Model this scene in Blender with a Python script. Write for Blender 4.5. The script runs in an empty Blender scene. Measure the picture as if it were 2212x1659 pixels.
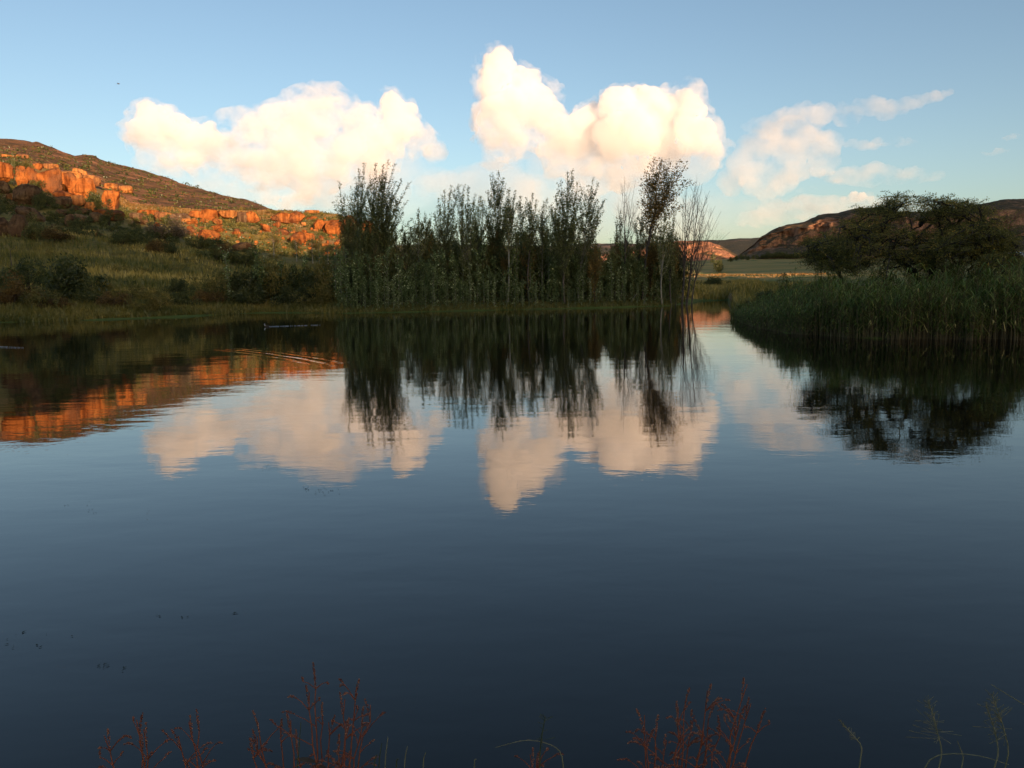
import bpy, bmesh, math, random
import numpy as np
from mathutils import Vector, Matrix
from mathutils.bvhtree import BVHTree

scene = bpy.context.scene
col = scene.collection
RNG = np.random.default_rng(7)
random.seed(7)

# ------------------------------------------------------------------ camera
W, H0, F = 2212.0, 1659.0, 1726.0           # picture units used for the layout
PITCH, ROLL, CAMZ = math.radians(6.95), math.radians(0.7), 1.8
fw = np.array([0, math.cos(PITCH), -math.sin(PITCH)])
rt0 = np.array([1.0, 0, 0]); up0 = np.cross(rt0, fw)
RT = math.cos(ROLL) * rt0 - math.sin(ROLL) * up0
UP = math.sin(ROLL) * rt0 + math.cos(ROLL) * up0
CAM = np.array([0, 0, CAMZ])
cd = bpy.data.cameras.new('camera'); cam = bpy.data.objects.new('camera', cd); col.objects.link(cam)
cd.sensor_width = 36; cd.lens = 36 * F / W; cd.clip_start = 0.05; cd.clip_end = 60000
cam.matrix_world = Matrix(((RT[0], UP[0], -fw[0], 0), (RT[1], UP[1], -fw[1], 0), (RT[2], UP[2], -fw[2], CAMZ), (0, 0, 0, 1)))
scene.camera = cam

# ------------------------------------------------------------------ sky, sun, exposure
SUN_EL, SUN_BACK = math.radians(6.0), math.radians(25.0)    # low sun behind the camera, to its right
tosun = np.array([math.sin(SUN_BACK) * math.cos(SUN_EL), -math.cos(SUN_BACK) * math.cos(SUN_EL), math.sin(SUN_EL)])
world = bpy.data.worlds.new('World'); scene.world = world; world.use_nodes = True
wn = world.node_tree.nodes; bg = wn['Background']
sky = wn.new('ShaderNodeTexSky'); sky.sky_type = 'NISHITA'; sky.sun_disc = False
sky.sun_elevation = SUN_EL; sky.sun_rotation = math.pi - SUN_BACK
sky.altitude = 1600; sky.air_density = 0.95; sky.dust_density = 6.0; sky.ozone_density = 1.1
world.node_tree.links.new(sky.outputs[0], bg.inputs[0]); bg.inputs[1].default_value = 0.12
sd = bpy.data.lights.new('sun', 'SUN'); sd.energy = 5.0; sd.angle = math.radians(0.5); sd.color = (1.0, 0.66, 0.42)
sun = bpy.data.objects.new('sun', sd); col.objects.link(sun)
sun.rotation_euler = Vector(tosun).to_track_quat('Z', 'Y').to_euler()
vs = scene.view_settings
scene.display_settings.display_device = 'sRGB'
vs.view_transform = 'Standard'; vs.look = 'None'; vs.gamma = 1; vs.use_curve_mapping = False
vs.exposure = 1.0
cy = scene.cycles
cy.max_bounces = 10; cy.diffuse_bounces = 3; cy.glossy_bounces = 3; cy.transmission_bounces = 4
cy.volume_bounces = 8; cy.transparent_max_bounces = 24
cy.use_denoising = True
cy.sample_clamp_indirect = 8

# ------------------------------------------------------------------ layout helpers
def ray(px, py):
    d = RT * (px - W / 2) / F + UP * (H0 / 2 - py) / F + fw
    return d / np.linalg.norm(d)
def at(px, py, d):                       # the point seen at a pixel at horizontal distance d
    r = ray(px, py); return CAM + r * d / math.hypot(r[0], r[1])
def on_water(px, py):
    r = ray(px, py); return CAM - r * CAMZ / r[2]
def horizon_dir(px):                     # horizontal unit direction of a picture column, taken at the horizon
    y = 619.0
    for _ in range(4):
        r = ray(px, y); y += r[2] * F
    r = ray(px, y); h = math.hypot(r[0], r[1]); return np.array([r[0] / h, r[1] / h, 0])
def mpp(p):                              # metres for one layout pixel at a point
    return float(np.dot(np.asarray(p) - CAM, fw)) / F

# numpy value noise
def _hash(ix, iy, iz, seed):
    n = (ix.astype(np.int64) * 73856093) ^ (iy.astype(np.int64) * 19349663) ^ (iz.astype(np.int64) * 83492791) ^ (seed * 2654435761)
    n = (n ^ (n >> 13)) * 1274126177 & 0xFFFFFFFF
    n = (n ^ (n >> 16)) & 0xFFFF
    return n / 32767.5 - 1.0
def vnoise(p, seed=0):
    p = np.asarray(p, float); i = np.floor(p).astype(np.int64); f = p - i; f = f * f * f * (f * (f * 6 - 15) + 10)
    out = 0
    for dx in (0, 1):
        for dy in (0, 1):
            for dz in (0, 1):
                w = (f[:, 0] if dx else 1 - f[:, 0]) * (f[:, 1] if dy else 1 - f[:, 1]) * (f[:, 2] if dz else 1 - f[:, 2])
                out = out + w * _hash(i[:, 0] + dx, i[:, 1] + dy, i[:, 2] + dz, seed)
    return out
def fbm(p, oct=4, seed=0, gain=0.5):
    p = np.asarray(p, float); a = 1.0; s = 0; t = 0
    for k in range(oct):
        s = s + a * vnoise(p * 2.03 ** k + k * 17.3, seed + k); t += a; a *= gain
    return s / t

# mesh builders
def mesh_from(name, v, faces, mats, midx=None, smooth=False):
    """v: (n,3); faces: list of (m,k) int arrays."""
    me = bpy.data.meshes.new(name)
    v = np.asarray(v, np.float32)
    faces = [np.asarray(f, np.int32) for f in faces if len(f)]
    nl = sum(f.size for f in faces); nf = sum(len(f) for f in faces)
    me.vertices.add(len(v)); me.vertices.foreach_set('co', v.ravel())
    me.loops.add(nl); me.polygons.add(nf)
    me.loops.foreach_set('vertex_index', np.concatenate([f.ravel() for f in faces]))
    st = []; o = 0
    for f in faces:
        st.append(o + np.arange(len(f)) * f.shape[1]); o += f.size
    me.polygons.foreach_set('loop_start', np.concatenate(st).astype(np.int32))
    if smooth: me.polygons.foreach_set('use_smooth', np.ones(nf, bool))
    for m in (mats if isinstance(mats, (list, tuple)) else [mats]):
        me.materials.append(m)
    if midx is not None: me.polygons.foreach_set('material_index', np.asarray(midx, np.int32))
    me.update(calc_edges=True); me.validate()
    return me
class MB:
    def __init__(s): s.v = []; s.f = {}; s.n = 0; s.col = []
    def add(s, v, f, c=None):
        v = np.asarray(v, float).reshape(-1, 3); f = np.asarray(f, int)
        s.v.append(v); s.f.setdefault(f.shape[1], []).append(f + s.n); s.n += len(v)
        s.col.append(np.full(len(v), 0.5 if c is None else c) if np.ndim(c) == 0 else np.asarray(c))
    def mesh(s, name, mat, smooth=False, attr=True):
        v = np.concatenate(s.v)
        me = mesh_from(name, v, [np.concatenate(x) for x in s.f.values()], mat, smooth=smooth)
        if attr:
            a = me.attributes.new('shade_id', 'FLOAT', 'POINT'); a.data.foreach_set('value', np.concatenate(s.col).astype(np.float32))
        return me
def obj(name, me, parent=None, loc=None):
    o = bpy.data.objects.new(name, me); col.objects.link(o)
    if parent is not None: o.parent = parent
    if loc is not None: o.location = tuple(loc)
    return o
def tag(o, label, cat, group=None):
    o['label'] = label; o['category'] = cat
    if group: o['group'] = group
    return o
def empty(name, loc, label, cat, group=None):
    o = bpy.data.objects.new(name, None); col.objects.link(o); o.location = tuple(loc); o.empty_display_size = 0.2
    return tag(o, label, cat, group)
def setting(o, kind='structure'):
    o['kind'] = kind; return o
def copy_thing(src, loc, rz=0.0, sc=1.0, label=None, group=None):
    r = src.copy(); col.objects.link(r); r.location = tuple(loc); r.rotation_euler = (0, 0, rz)
    r.scale = (sc, sc, sc) if np.ndim(sc) == 0 else tuple(sc)
    if label: r['label'] = label
    if group: r['group'] = group
    for ch in src.children:
        c = ch.copy(); col.objects.link(c); c.parent = r
        for g in ch.children:
            d = g.copy(); col.objects.link(d); d.parent = c
    return r
def tube(mb, pts, rad, k=5, c=None, cap=False):
    pts = np.asarray(pts, float); n = len(pts); rad = np.broadcast_to(np.asarray(rad, float), (n,))
    t = np.gradient(pts, axis=0); t /= np.linalg.norm(t, axis=1)[:, None] + 1e-9
    ref = np.array([0.31, 0.93, 0.2]) if abs(t[0][2]) > 0.5 else np.array([0.1, 0.05, 1.0])
    a = np.cross(t, ref); a /= np.linalg.norm(a, axis=1)[:, None] + 1e-9
    b = np.cross(t, a)
    th = np.arange(k) * 2 * math.pi / k
    v = pts[:, None, :] + rad[:, None, None] * (a[:, None, :] * np.cos(th)[None, :, None] + b[:, None, :] * np.sin(th)[None, :, None])
    i = np.arange(n - 1)[:, None] * k; j = np.arange(k)[None, :]; j2 = (j + 1) % k
    f = np.stack([i + j, i + j2, i + k + j2, i + k + j], -1).reshape(-1, 4)
    mb.add(v.reshape(-1, 3), f, c)

# ------------------------------------------------------------------ material helpers
def mat(name):
    m = bpy.data.materials.new(name); m.use_nodes = True
    nt = m.node_tree; b = nt.nodes['Principled BSDF']
    b.inputs['Roughness'].default_value = 0.9
    b.inputs['Specular IOR Level'].default_value = 0.15
    return m, nt, b
def N(nt, t, **kw):
    n = nt.nodes.new('ShaderNode' + t)
    for k, v in kw.items(): setattr(n, k, v)
    return n
def noise(nt, scale, detail=4, rough=0.55, vec=None, dist=0.0):
    n = N(nt, 'TexNoise'); n.inputs['Scale'].default_value = scale; n.inputs['Detail'].default_value = detail
    n.inputs['Roughness'].default_value = rough; n.inputs['Distortion'].default_value = dist
    if vec is not None: nt.links.new(vec, n.inputs['Vector'])
    return n
def ramp(nt, src, stops):
    r = N(nt, 'ValToRGB'); e = r.color_ramp.elements
    while len(e) < len(stops): e.new(0.5)
    for x, (p, c) in zip(e, stops):
        x.position = p; x.color = (*c, 1) if len(c) == 3 else c
    nt.links.new(src, r.inputs[0]); return r.outputs[0]
def mixc(nt, fac, a, b, mode='MIX'):
    m = N(nt, 'Mix', data_type='RGBA', blend_type=mode)
    for s, x in ((m.inputs[0], fac), (m.inputs[6], a), (m.inputs[7], b)):
        if hasattr(x, 'links'): nt.links.new(x, s)
        else: s.default_value = x if np.ndim(x) == 0 else ((*x, 1) if len(x) == 3 else x)
    return m.outputs[2]
def math_(nt, op, a, b=None, clamp=False):
    m = N(nt, 'Math', operation=op); m.use_clamp = clamp
    for s, x in ((m.inputs[0], a), (m.inputs[1], b)):
        if x is None: continue
        if hasattr(x, 'links'): nt.links.new(x, s)
        else: s.default_value = x
    return m.outputs[0]
def maprange(nt, v, a, b, c=0.0, d=1.0):
    m = N(nt, 'MapRange'); nt.links.new(v, m.inputs[0])
    for i, x in zip((1, 2, 3, 4), (a, b, c, d)): m.inputs[i].default_value = x
    return m.outputs[0]
def wpos(nt, scale=(1, 1, 1)):
    g = N(nt, 'NewGeometry'); mp = N(nt, 'Mapping'); mp.inputs['Scale'].default_value = scale
    nt.links.new(g.outputs['Position'], mp.inputs[0]); return mp.outputs[0]
def bump(nt, b, h, strength, dist):
    n = N(nt, 'Bump'); n.inputs['Strength'].default_value = strength; n.inputs['Distance'].default_value = dist
    nt.links.new(h, n.inputs['Height']); nt.links.new(n.outputs[0], b.inputs['Normal']); return n

def rock_material(name, light, mid, dark, scale=0.35):
    m, nt, b = mat(name)
    p = wpos(nt)
    base = ramp(nt, noise(nt, scale, 6, 0.6, p).outputs[0], [(0.3, dark), (0.5, mid), (0.72, light)])
    st = ramp(nt, noise(nt, 1.0, 4, 0.6, wpos(nt, (1.1, 1.1, 0.09))).outputs[0], [(0.40, (0.26, 0.19, 0.15)), (0.54, (1, 1, 1))])
    c = mixc(nt, 0.75, base, st, 'MULTIPLY')
    lay = ramp(nt, noise(nt, 1.0, 3, 0.5, wpos(nt, (0.06, 0.06, 1.3))).outputs[0], [(0.4, (0.72, 0.68, 0.64)), (0.6, (1, 1, 1))])
    c = mixc(nt, 0.5, c, lay, 'MULTIPLY')
    old = ramp(nt, noise(nt, 0.13, 5, 0.65, p).outputs[0], [(0.5, (0, 0, 0)), (0.6, (1, 1, 1))])
    c = mixc(nt, math_(nt, 'MULTIPLY', old, 0.62), c, (0.15, 0.075, 0.04))
    nt.links.new(c, b.inputs['Base Color'])
    bump(nt, b, noise(nt, 1.3, 9, 0.7, p).outputs[0], 1.0, 0.7)
    return m
def leaf_material(name, stops, trans=0.35, gain=(3.1, 2.8, 2.2)):
    m, nt, b = mat(name); nt.nodes.remove(b)
    a = N(nt, 'Attribute'); a.attribute_name = 'shade_id'
    oi = N(nt, 'ObjectInfo')
    v = math_(nt, 'ADD', a.outputs['Fac'], math_(nt, 'MULTIPLY', math_(nt, 'SUBTRACT', oi.outputs['Random'], 0.5), 0.3))
    c = ramp(nt, v, [(p, tuple(x * g for x, g in zip(q, gain))) for p, q in stops])
    d = N(nt, 'BsdfDiffuse'); t = N(nt, 'BsdfTranslucent'); g = N(nt, 'BsdfGlossy'); g.inputs['Roughness'].default_value = 0.45
    nt.links.new(c, d.inputs[0]); nt.links.new(mixc(nt, 1.0, c, (1.0, 1.0, 0.55), 'MULTIPLY'), t.inputs[0])
    g.inputs[0].default_value = (0.6, 0.65, 0.6, 1)
    m1 = N(nt, 'MixShader'); m1.inputs[0].default_value = trans
    nt.links.new(d.outputs[0], m1.inputs[1]); nt.links.new(t.outputs[0], m1.inputs[2])
    m2 = N(nt, 'MixShader'); m2.inputs[0].default_value = 0.05
    nt.links.new(m1.outputs[0], m2.inputs[1]); nt.links.new(g.outputs[0], m2.inputs[2])
    nt.links.new(m2.outputs[0], nt.nodes['Material Output'].inputs[0])
    return m
def plain_material(name, c1, c2, scale=3.0, rough=0.9, stretch=(1, 1, 1)):
    m, nt, b = mat(name)
    nt.links.new(ramp(nt, noise(nt, scale, 5, 0.6, wpos(nt, stretch)).outputs[0], [(0.3, c1), (0.7, c2)]), b.inputs['Base Color'])
    b.inputs['Roughness'].default_value = rough
    return m

# ================================================================== SETTING
# ------------------------------------------------------------------ ground: one sheet from the pond bed to the horizon
# every column: (picture column, shore distance, then six (distance, row) or (distance, None, height) stations)
COLS = [
 (-1500, 46, (62, None, 2.0), (95, None, 6.), (135, None, 11.), (190, None, 22.), (250, None, 38.), (330, None, 48.)),
 (-500, 52, (68, None, 2.0), (97, None, 6.), (130, None, 10.5), (190, None, 24.), (250, None, 37.), (330, None, 47.)),
 (-150, 56, (72, 640), (98, 588), (128, 527), (185, 452), (250, 365), (330, 350)),
 (0, 57.8, (74, 640), (100, 585), (130, 522), (185, 450), (255, 362), (330, 350)),
 (100, 57, (74, 640), (100, 580), (132, 515), (185, 455), (250, 375), (330, 362)),
 (200, 57.5, (74, 640), (100, 580), (135, 512), (185, 470), (250, 415), (330, 395)),
 (300, 58.6, (74, 642), (100, 583), (140, 518), (190, 490), (240, 462), (330, 440)),
 (400, 60, (75, 645), (100, 592), (140, 535), (190, 500), (240, 468), (330, 452)),
 (500, 64, (77, 645), (105, 600), (145, 550), (190, 510), (240, 470), (330, 458)),
 (565, 65.5, (78, 645), (105, 605), (150, 560), (195, 515), (250, 468), (330, 455)),
 (650, 63, (76, 645), (105, 610), (150, 575), (200, 525), (260, 470), (300, 456)),
 (740, 60, (74, 645), (105, 615), (150, 585), (200, 535), (260, 475), (290, 462)),
 (820, 60, (74, 640), (105, 618), (150, 595), (200, 560), (260, 505), (290, 498)),
 (900, 60, (74, 636), (105, 622), (150, 610), (200, 600), (260, 585), (300, 580)),
 (1000, 61, (76, 634), (105, 622), (150, 612), (200, 606), (300, 600), (450, 590)),
 (1300, 65, (78, 630), (105, 620), (150, 612), (220, 606), (350, 600), (650, 578)),
 (1450, 70, (84, 630), (110, 619), (170, 609), (260, 604), (420, 598), (750, 568)),
 (1515, 90, (102, 628), (125, 614), (200, 607), (350, 602), (520, 592), (850, 562)),
 (1572, 93, (104, 628), (125, 613), (200, 607), (350, 601), (520, 591), (850, 560)),
 (1592, 42, (60, None, .35), (110, 613), (200, 606), (350, 600), (520, 591), (850, 560)),
 (1700, 30.5, (50, None, .45), (100, None, 1.4), (200, 606), (350, 600), (520, 589), (850, 559)),
 (1900, 28.2, (46, None, .5), (95, None, 1.4), (200, 603), (350, 597), (520, 585), (850, 558)),
 (2212, 28.9, (46, None, .5), (95, None, 1.4), (200, 599), (350, 589), (520, 572), (850, 541)),
 (2800, 33, (50, None, .5), (95, None, 1.4), (200, None, 3.), (350, None, 6.), (520, None, 14.), (850, None, 36.)),
 (3700, 40, (55, None, .5), (95, None, 1.4), (200, None, 3.), (350, None, 6.), (520, None, 13.), (850, None, 30.)),
]
def station(px, s):
    if len(s) == 3: return s[0], s[2]
    return s[0], at(px, s[1], s[0])[2]
cpx = np.array([c[0] for c in COLS], float)
CT = []
for c in COLS:
    ds = c[1]
    CT.append([(ds - 5, -1.2), (ds, 0.0), (ds + 2.2, 0.28)] + [station(c[0], s) for s in c[2:]] + [(7000, 45.0)])
CT = np.array(CT)                        # (columns, 10 stations, 2)
def sheet(name, px_list, table_px, table, sub, noise_fn, material, smooth=True):
    px = np.asarray(px_list, float); ns = table.shape[1]
    tab = np.stack([np.stack([np.interp(px, table_px, table[:, k, j]) for j in (0, 1)], -1) for k in range(ns)], 1)
    rows = []
    for k in range(ns - 1):
        for q in range(sub[k]):
            t = q / sub[k]
            rows.append(tab[:, k] * (1 - t) + tab[:, k + 1] * t)
    rows.append(tab[:, -1])
    R = np.stack(rows, 1)                # (cols, rows, 2)
    dirs = np.array([horizon_dir(x) for x in px])
    v = dirs[:, None, :] * R[..., :1] ; v[..., 2] = R[..., 1]
    nc, nr = v.shape[:2]; v = noise_fn(v.reshape(-1, 3), R.reshape(-1, 2))
    i = np.arange(nc - 1)[:, None] * nr; j = np.arange(nr - 1)[None]
    f = np.stack([i + j, i + nr + j, i + nr + j + 1, i + j + 1], -1).reshape(-1, 4)
    me = mesh_from(name, v, [f], material, smooth=smooth)
    return obj(name, me), v, f
def ground_noise(v, r):
    d = r[:, 0]
    land = np.clip((r[:, 1] - 0.05) / 0.6, 0, 1)
    a = np.interp(d, [0, 60, 100, 160, 250, 400, 900, 3000], [0, .06, .3, .9, 1.2, .5, .6, 0])
    v = v.copy()
    n = fbm(v * 0.09 * np.array([1, 1, 0]), 4, 3) * 1.3 + 0.35 * fbm(v * 0.5 * np.array([1, 1, 0]), 2, 9)
    shore = fbm(v * 0.35 * np.array([1, 1, 0]), 3, 5)
    v[:, 2] += n * a * land + 0.12 * shore * np.exp(-((r[:, 1]) / 0.4) ** 2)
    return v
def ground_material():
    m, nt, b = mat('ground')
    p = wpos(nt); g = N(nt, 'NewGeometry'); sx = N(nt, 'SeparateXYZ'); nt.links.new(g.outputs['Position'], sx.inputs[0])
    sn = N(nt, 'SeparateXYZ'); nt.links.new(g.outputs['Normal'], sn.inputs[0])
    n1 = noise(nt, 0.05, 5, 0.6, p).outputs[0]; n2 = noise(nt, 0.9, 6, 0.7, p).outputs[0]
    grass = ramp(nt, n1, [(0.36, (0.14, 0.12, 0.028)), (0.5, (0.24, 0.185, 0.044)), (0.64, (0.33, 0.235, 0.065))])
    grass = mixc(nt, 0.8, grass, ramp(nt, n2, [(0.3, (0.3, 0.36, 0.3)), (0.65, (1.1, 1.08, 1.05))]), 'MULTIPLY')
    # golden grass on the terrace and in the dry field strips
    dist = N(nt, 'VectorMath', operation='LENGTH'); nt.links.new(g.outputs['Position'], dist.inputs[0])
    dl = dist.outputs['Value']
    band = noise(nt, 1.0, 3, 0.5, wpos(nt, (0.002, 0.02, 0.0))).outputs[0]
    field = ramp(nt, band, [(0.36, (0.11, 0.14, 0.032)), (0.44, (0.36, 0.24, 0.07)), (0.5, (0.15, 0.165, 0.042)), (0.58, (0.42, 0.27, 0.085)), (0.66, (0.13, 0.15, 0.036))])
    gold = mixc(nt, maprange(nt, dl, 225, 245), grass, (0.30, 0.185, 0.045))
    right = maprange(nt, sx.outputs[0], 5, 40)
    gold = mixc(nt, right, gold, mixc(nt, maprange(nt, dl, 105, 150), grass, field))
    # bare red-brown earth where the bank is steep
    steep = maprange(nt, sn.outputs[2], 0.93, 0.84)
    en = ramp(nt, noise(nt, 0.35, 4, 0.6, p).outputs[0], [(0.45, (0, 0, 0)), (0.6, (1, 1, 1))])
    c = mixc(nt, math_(nt, 'MULTIPLY', steep, en), gold, (0.2, 0.09, 0.045))
    # pale sandstone slabs breaking through on the rocky ridge
    rk = ramp(nt, noise(nt, 0.16, 5, 0.6, p).outputs[0], [(0.52, (0, 0, 0)), (0.58, (1, 1, 1))])
    zone = math_(nt, 'MULTIPLY', maprange(nt, dl, 165, 200), math_(nt, 'SUBTRACT', 1.0, right))
    c = mixc(nt, math_(nt, 'MULTIPLY', math_(nt, 'MULTIPLY', rk, zone), 0.75), c, (0.36, 0.2, 0.085))
    # wet lush rim
    rim = math_(nt, 'MULTIPLY', maprange(nt, sx.outputs[2], 0.34, 0.16), maprange(nt, dl, 100, 96))
    c = mixc(nt, math_(nt, 'MULTIPLY', rim, 0.8), c, (0.10, 0.15, 0.03))
    nt.links.new(c, b.inputs['Base Color'])
    bump(nt, b, noise(nt, 2.2, 6, 0.7, p).outputs[0], 0.9, 0.25)
    return m
GROUND_MAT = ground_material()
gpx = np.unique(np.concatenate([np.linspace(-1500, -200, 60), np.arange(-200, 2400, 4.0), np.linspace(2400, 3700, 60)]))
ground, GV, GF = sheet('ground', gpx, cpx, CT, [3, 5, 10, 14, 16, 22, 26, 14, 10], ground_noise, GROUND_MAT)
setting(ground)

# ------------------------------------------------------------------ hills
def crest_table(crest, d_foot, foot_py, rows, back):
    """crest: [(px, py, d)], rows: [(distance fraction, height fraction)] from foot to crest."""
    T = []
    for px, py, d in crest:
        df = np.interp(px, *d_foot) if isinstance(d_foot, tuple) else d_foot
        fp = np.interp(px, *foot_py) if isinstance(foot_py, tuple) else foot_py
        z0 = at(px, fp, df)[2]; z1 = at(px, py, d)[2]
        L = [(df - 25, z0 - 14)] + [(df + (d - df) * a, z0 + (z1 - z0) * h) for a, h in rows] + [(d, z1)]
        L += [(d + a, z1 + (z0 - z1) * h) for a, h in back]
        T.append(L)
    return np.array([c[0] for c in crest], float), np.array(T)

def hill_material(name, low, high, rock, rock_amt, tint=(1, 1, 1), shrub=(0.03, 0.032, 0.012), rs=0.035):
    m, nt, b = mat(name); p = wpos(nt)
    g = N(nt, 'NewGeometry'); sn = N(nt, 'SeparateXYZ'); nt.links.new(g.outputs['Normal'], sn.inputs[0])
    base = ramp(nt, noise(nt, 0.02, 5, 0.6, p).outputs[0], [(0.35, low), (0.65, high)])
    sh = ramp(nt, noise(nt, 0.16, 5, 0.75, p).outputs[0], [(0.44, (1, 1, 1)), (0.56, (0, 0, 0))])
    base = mixc(nt, math_(nt, 'MULTIPLY', sh, 0.6), base, shrub)
    lay = noise(nt, 1.0, 6, 0.65, wpos(nt, (rs, rs, rs * 3.2))).outputs[0]
    rk = ramp(nt, lay, [(0.60 - rock_amt, (0, 0, 0)), (0.64 - rock_amt, (1, 1, 1))])
    steep = maprange(nt, sn.outputs[2], 0.80, 0.55)
    fac = math_(nt, 'MAXIMUM', rk, steep)
    rc = mixc(nt, 0.9, rock, ramp(nt, noise(nt, 0.22, 6, 0.7, wpos(nt, (1, 1, 0.35))).outputs[0], [(0.36, (0.32, 0.28, 0.27)), (0.62, (1.15, 1.12, 1.1))]), 'MULTIPLY')
    c = mixc(nt, fac, base, rc)
    nt.links.new(c, b.inputs['Base Color'])
    bump(nt, b, noise(nt, 0.35, 8, 0.7, p).outputs[0], 1.0, 2.0)
    return m

crestL = [(-500, 352, 600), (-300, 345, 620), (-100, 335, 640), (0, 319.5, 640), (20, 317, 640), (45, 315.5, 640), (80, 321, 640), (97, 325, 640), (106, 321.5, 640),
          (115, 323, 640), (140, 333, 640), (160, 341, 635), (185, 348, 630), (195, 345.5, 628), (205, 344, 626), (225, 346.5, 622), (240, 354, 620),
          (280, 364, 610), (330, 376, 590), (400, 400, 560), (440, 411, 540), (480, 421, 520), (530, 434, 490), (565, 443, 470), (585, 452, 450), (640, 470, 420), (800, 520, 400)]
def hillL_noise(v, r):
    v = v.copy(); a = np.clip((r[:, 0] - 320) / 60, 0, 1)
    v[:, 2] += a * (fbm(v * 0.035, 5, 21) * 2.2 + np.abs(fbm(v * np.array([.05, .05, .2]), 3, 31)) * 1.2)
    return v
tp, tt = crest_table(crestL, 318, ([-500, 0, 100, 200, 300, 400, 500, 600, 800], [352, 357, 370, 403, 446, 457, 462, 478, 530]),
                     [(0, 0), (.35, .42), (.7, .8)], [(60, .15), (200, .6)])
HL_MAT = hill_material('left_hill_slope', (0.19, 0.092, 0.04), (0.28, 0.135, 0.055), (0.44, 0.21, 0.10), 0.045)
hill_left, HLV, HLF = sheet('hill_left', np.arange(-500, 801, 4.0), tp, tt, [4, 22, 26, 20, 6, 6], hillL_noise, HL_MAT)
setting(hill_left)

crestR = [(1575, 562, 960), (1590, 557, 960), (1602, 549, 960), (1612, 541, 960), (1625, 530, 965), (1640, 513, 970), (1660, 501, 975), (1680, 490, 980), (1720, 481, 985),
          (1755, 470, 990), (1760, 466, 990), (1778, 463, 990), (1800, 461, 995), (1815, 457, 1000), (1850, 449, 1000), (1890, 447, 1000), (1930, 455, 1000), (1990, 457, 1010),
          (2050, 450, 1020), (2100, 441, 1030), (2150, 434, 1040), (2212, 431, 1050), (2400, 430, 1050), (2700, 445, 1050)]
def hillR_noise(v, r):
    v = v.copy(); h = np.hypot(v[:, 0], v[:, 1])
    dirs = v[:, :2] / h[:, None]
    mid = np.clip((r[:, 0] - 880) / 25, 0, 1) * np.clip((960 - r[:, 0]) / 30, 0, 1)
    fl = fbm(v * np.array([.07, .07, .018]), 4, 41) + 0.6 * np.abs(fbm(v * np.array([.16, .16, .03]), 3, 43))
    v[:, :2] += dirs * (fl * 17 * mid)[:, None]
    a = np.clip((r[:, 0] - 850) / 40, 0, 1)
    v[:, 2] += a * (fbm(v * 0.03, 5, 47) * 3.0 + fbm(v * 0.11, 3, 49) * 1.0)
    return v
tp, tt = crest_table(crestR, 850, ([1575, 1640, 1800, 2212, 2700], [564, 556, 553, 538, 538]), [(0, 0), (.45, .36), (.56, .74), (.75, .9)], [(80, .1), (300, .5)])
HR_MAT = hill_material('right_hill_slope', (0.09, 0.065, 0.035), (0.16, 0.10, 0.05), (0.36, 0.19, 0.11), 0.03, shrub=(0.03, 0.032, 0.017), rs=0.02)
hill_right, HRV, HRF = sheet('hill_right', np.arange(1575, 2701, 3.5), tp, tt, [4, 16, 20, 12, 14, 5, 5], hillR_noise, HR_MAT)
setting(hill_right)

crestF = [(1240, 560, 1500), (1330, 545, 1500), (1400, 533, 1500), (1440, 523, 1500), (1470, 520.5, 1500), (1500, 521, 1500), (1530, 524, 1500), (1552, 530, 1500), (1570, 539, 1500), (1585, 548, 1500), (1600, 555, 1500), (1620, 563, 1500)]
def hillF_noise(v, r):
    v = v.copy(); a = np.clip((r[:, 0] - 1360) / 40, 0, 1)
    dirs = v[:, :2] / np.hypot(v[:, 0], v[:, 1])[:, None]
    fl = np.abs(fbm(v * np.array([.03, .03, .03]), 4, 61)); k = np.clip((1490 - r[:, 0]) / 30, 0, 1)
    v[:, :2] += dirs * (fl * 26 * a * k)[:, None]
    v[:, 2] += a * (fbm(v * 0.02, 5, 67) * 4 + fbm(v * 0.08, 3, 69) * 1.6)
    return v
tp, tt = crest_table(crestF, 1370, 566, [(0, 0), (.4, .3), (.75, .8)], [(120, .2), (400, .6)])
HF_MAT = hill_material('far_hill_slope', (0.10, 0.065, 0.035), (0.16, 0.10, 0.05), (0.42, 0.2, 0.11), 0.15, rs=0.014)
hill_far, HFV, HFF = sheet('hill_far', np.arange(1240, 1621, 2.5), tp, tt, [4, 14, 18, 10, 4, 4], hillF_noise, HF_MAT)
setting(hill_far)
crestD = [(300, 545, 3200), (700, 536, 3200), (850, 531, 3200), (1000, 529, 3200), (1150, 531, 3200), (1300, 527, 3200), (1400, 524, 3200), (1480, 521, 3200), (1545, 520.5, 3200), (1565, 519.5, 3200), (1592, 516, 3200), (1625, 514, 3200), (1700, 511, 3200), (1900, 500, 3200), (2300, 500, 3200), (2800, 520, 3200)]
def hillD_noise(v, r):
    v = v.copy(); a = np.clip((r[:, 0] - 2300) / 100, 0, 1)
    v[:, 2] += a * (fbm(v * 0.008, 5, 71) * 7 + fbm(v * .03, 3, 73) * 2); return v
tp, tt = crest_table(crestD, 2200, 572, [(0, 0), (.5, .4), (.8, .85)], [(300, .2), (900, .8)])
HD_MAT = hill_material('distant_ridge_slope', (0.05, 0.05, 0.04), (0.09, 0.075, 0.05), (0.2, 0.14, 0.11), 0.02, rs=0.01)
hill_distant, _, _ = sheet('hill_distant', np.arange(300, 2801, 8.0), tp, tt, [3, 10, 10, 6, 4, 4], hillD_noise, HD_MAT)
setting(hill_distant)

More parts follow.
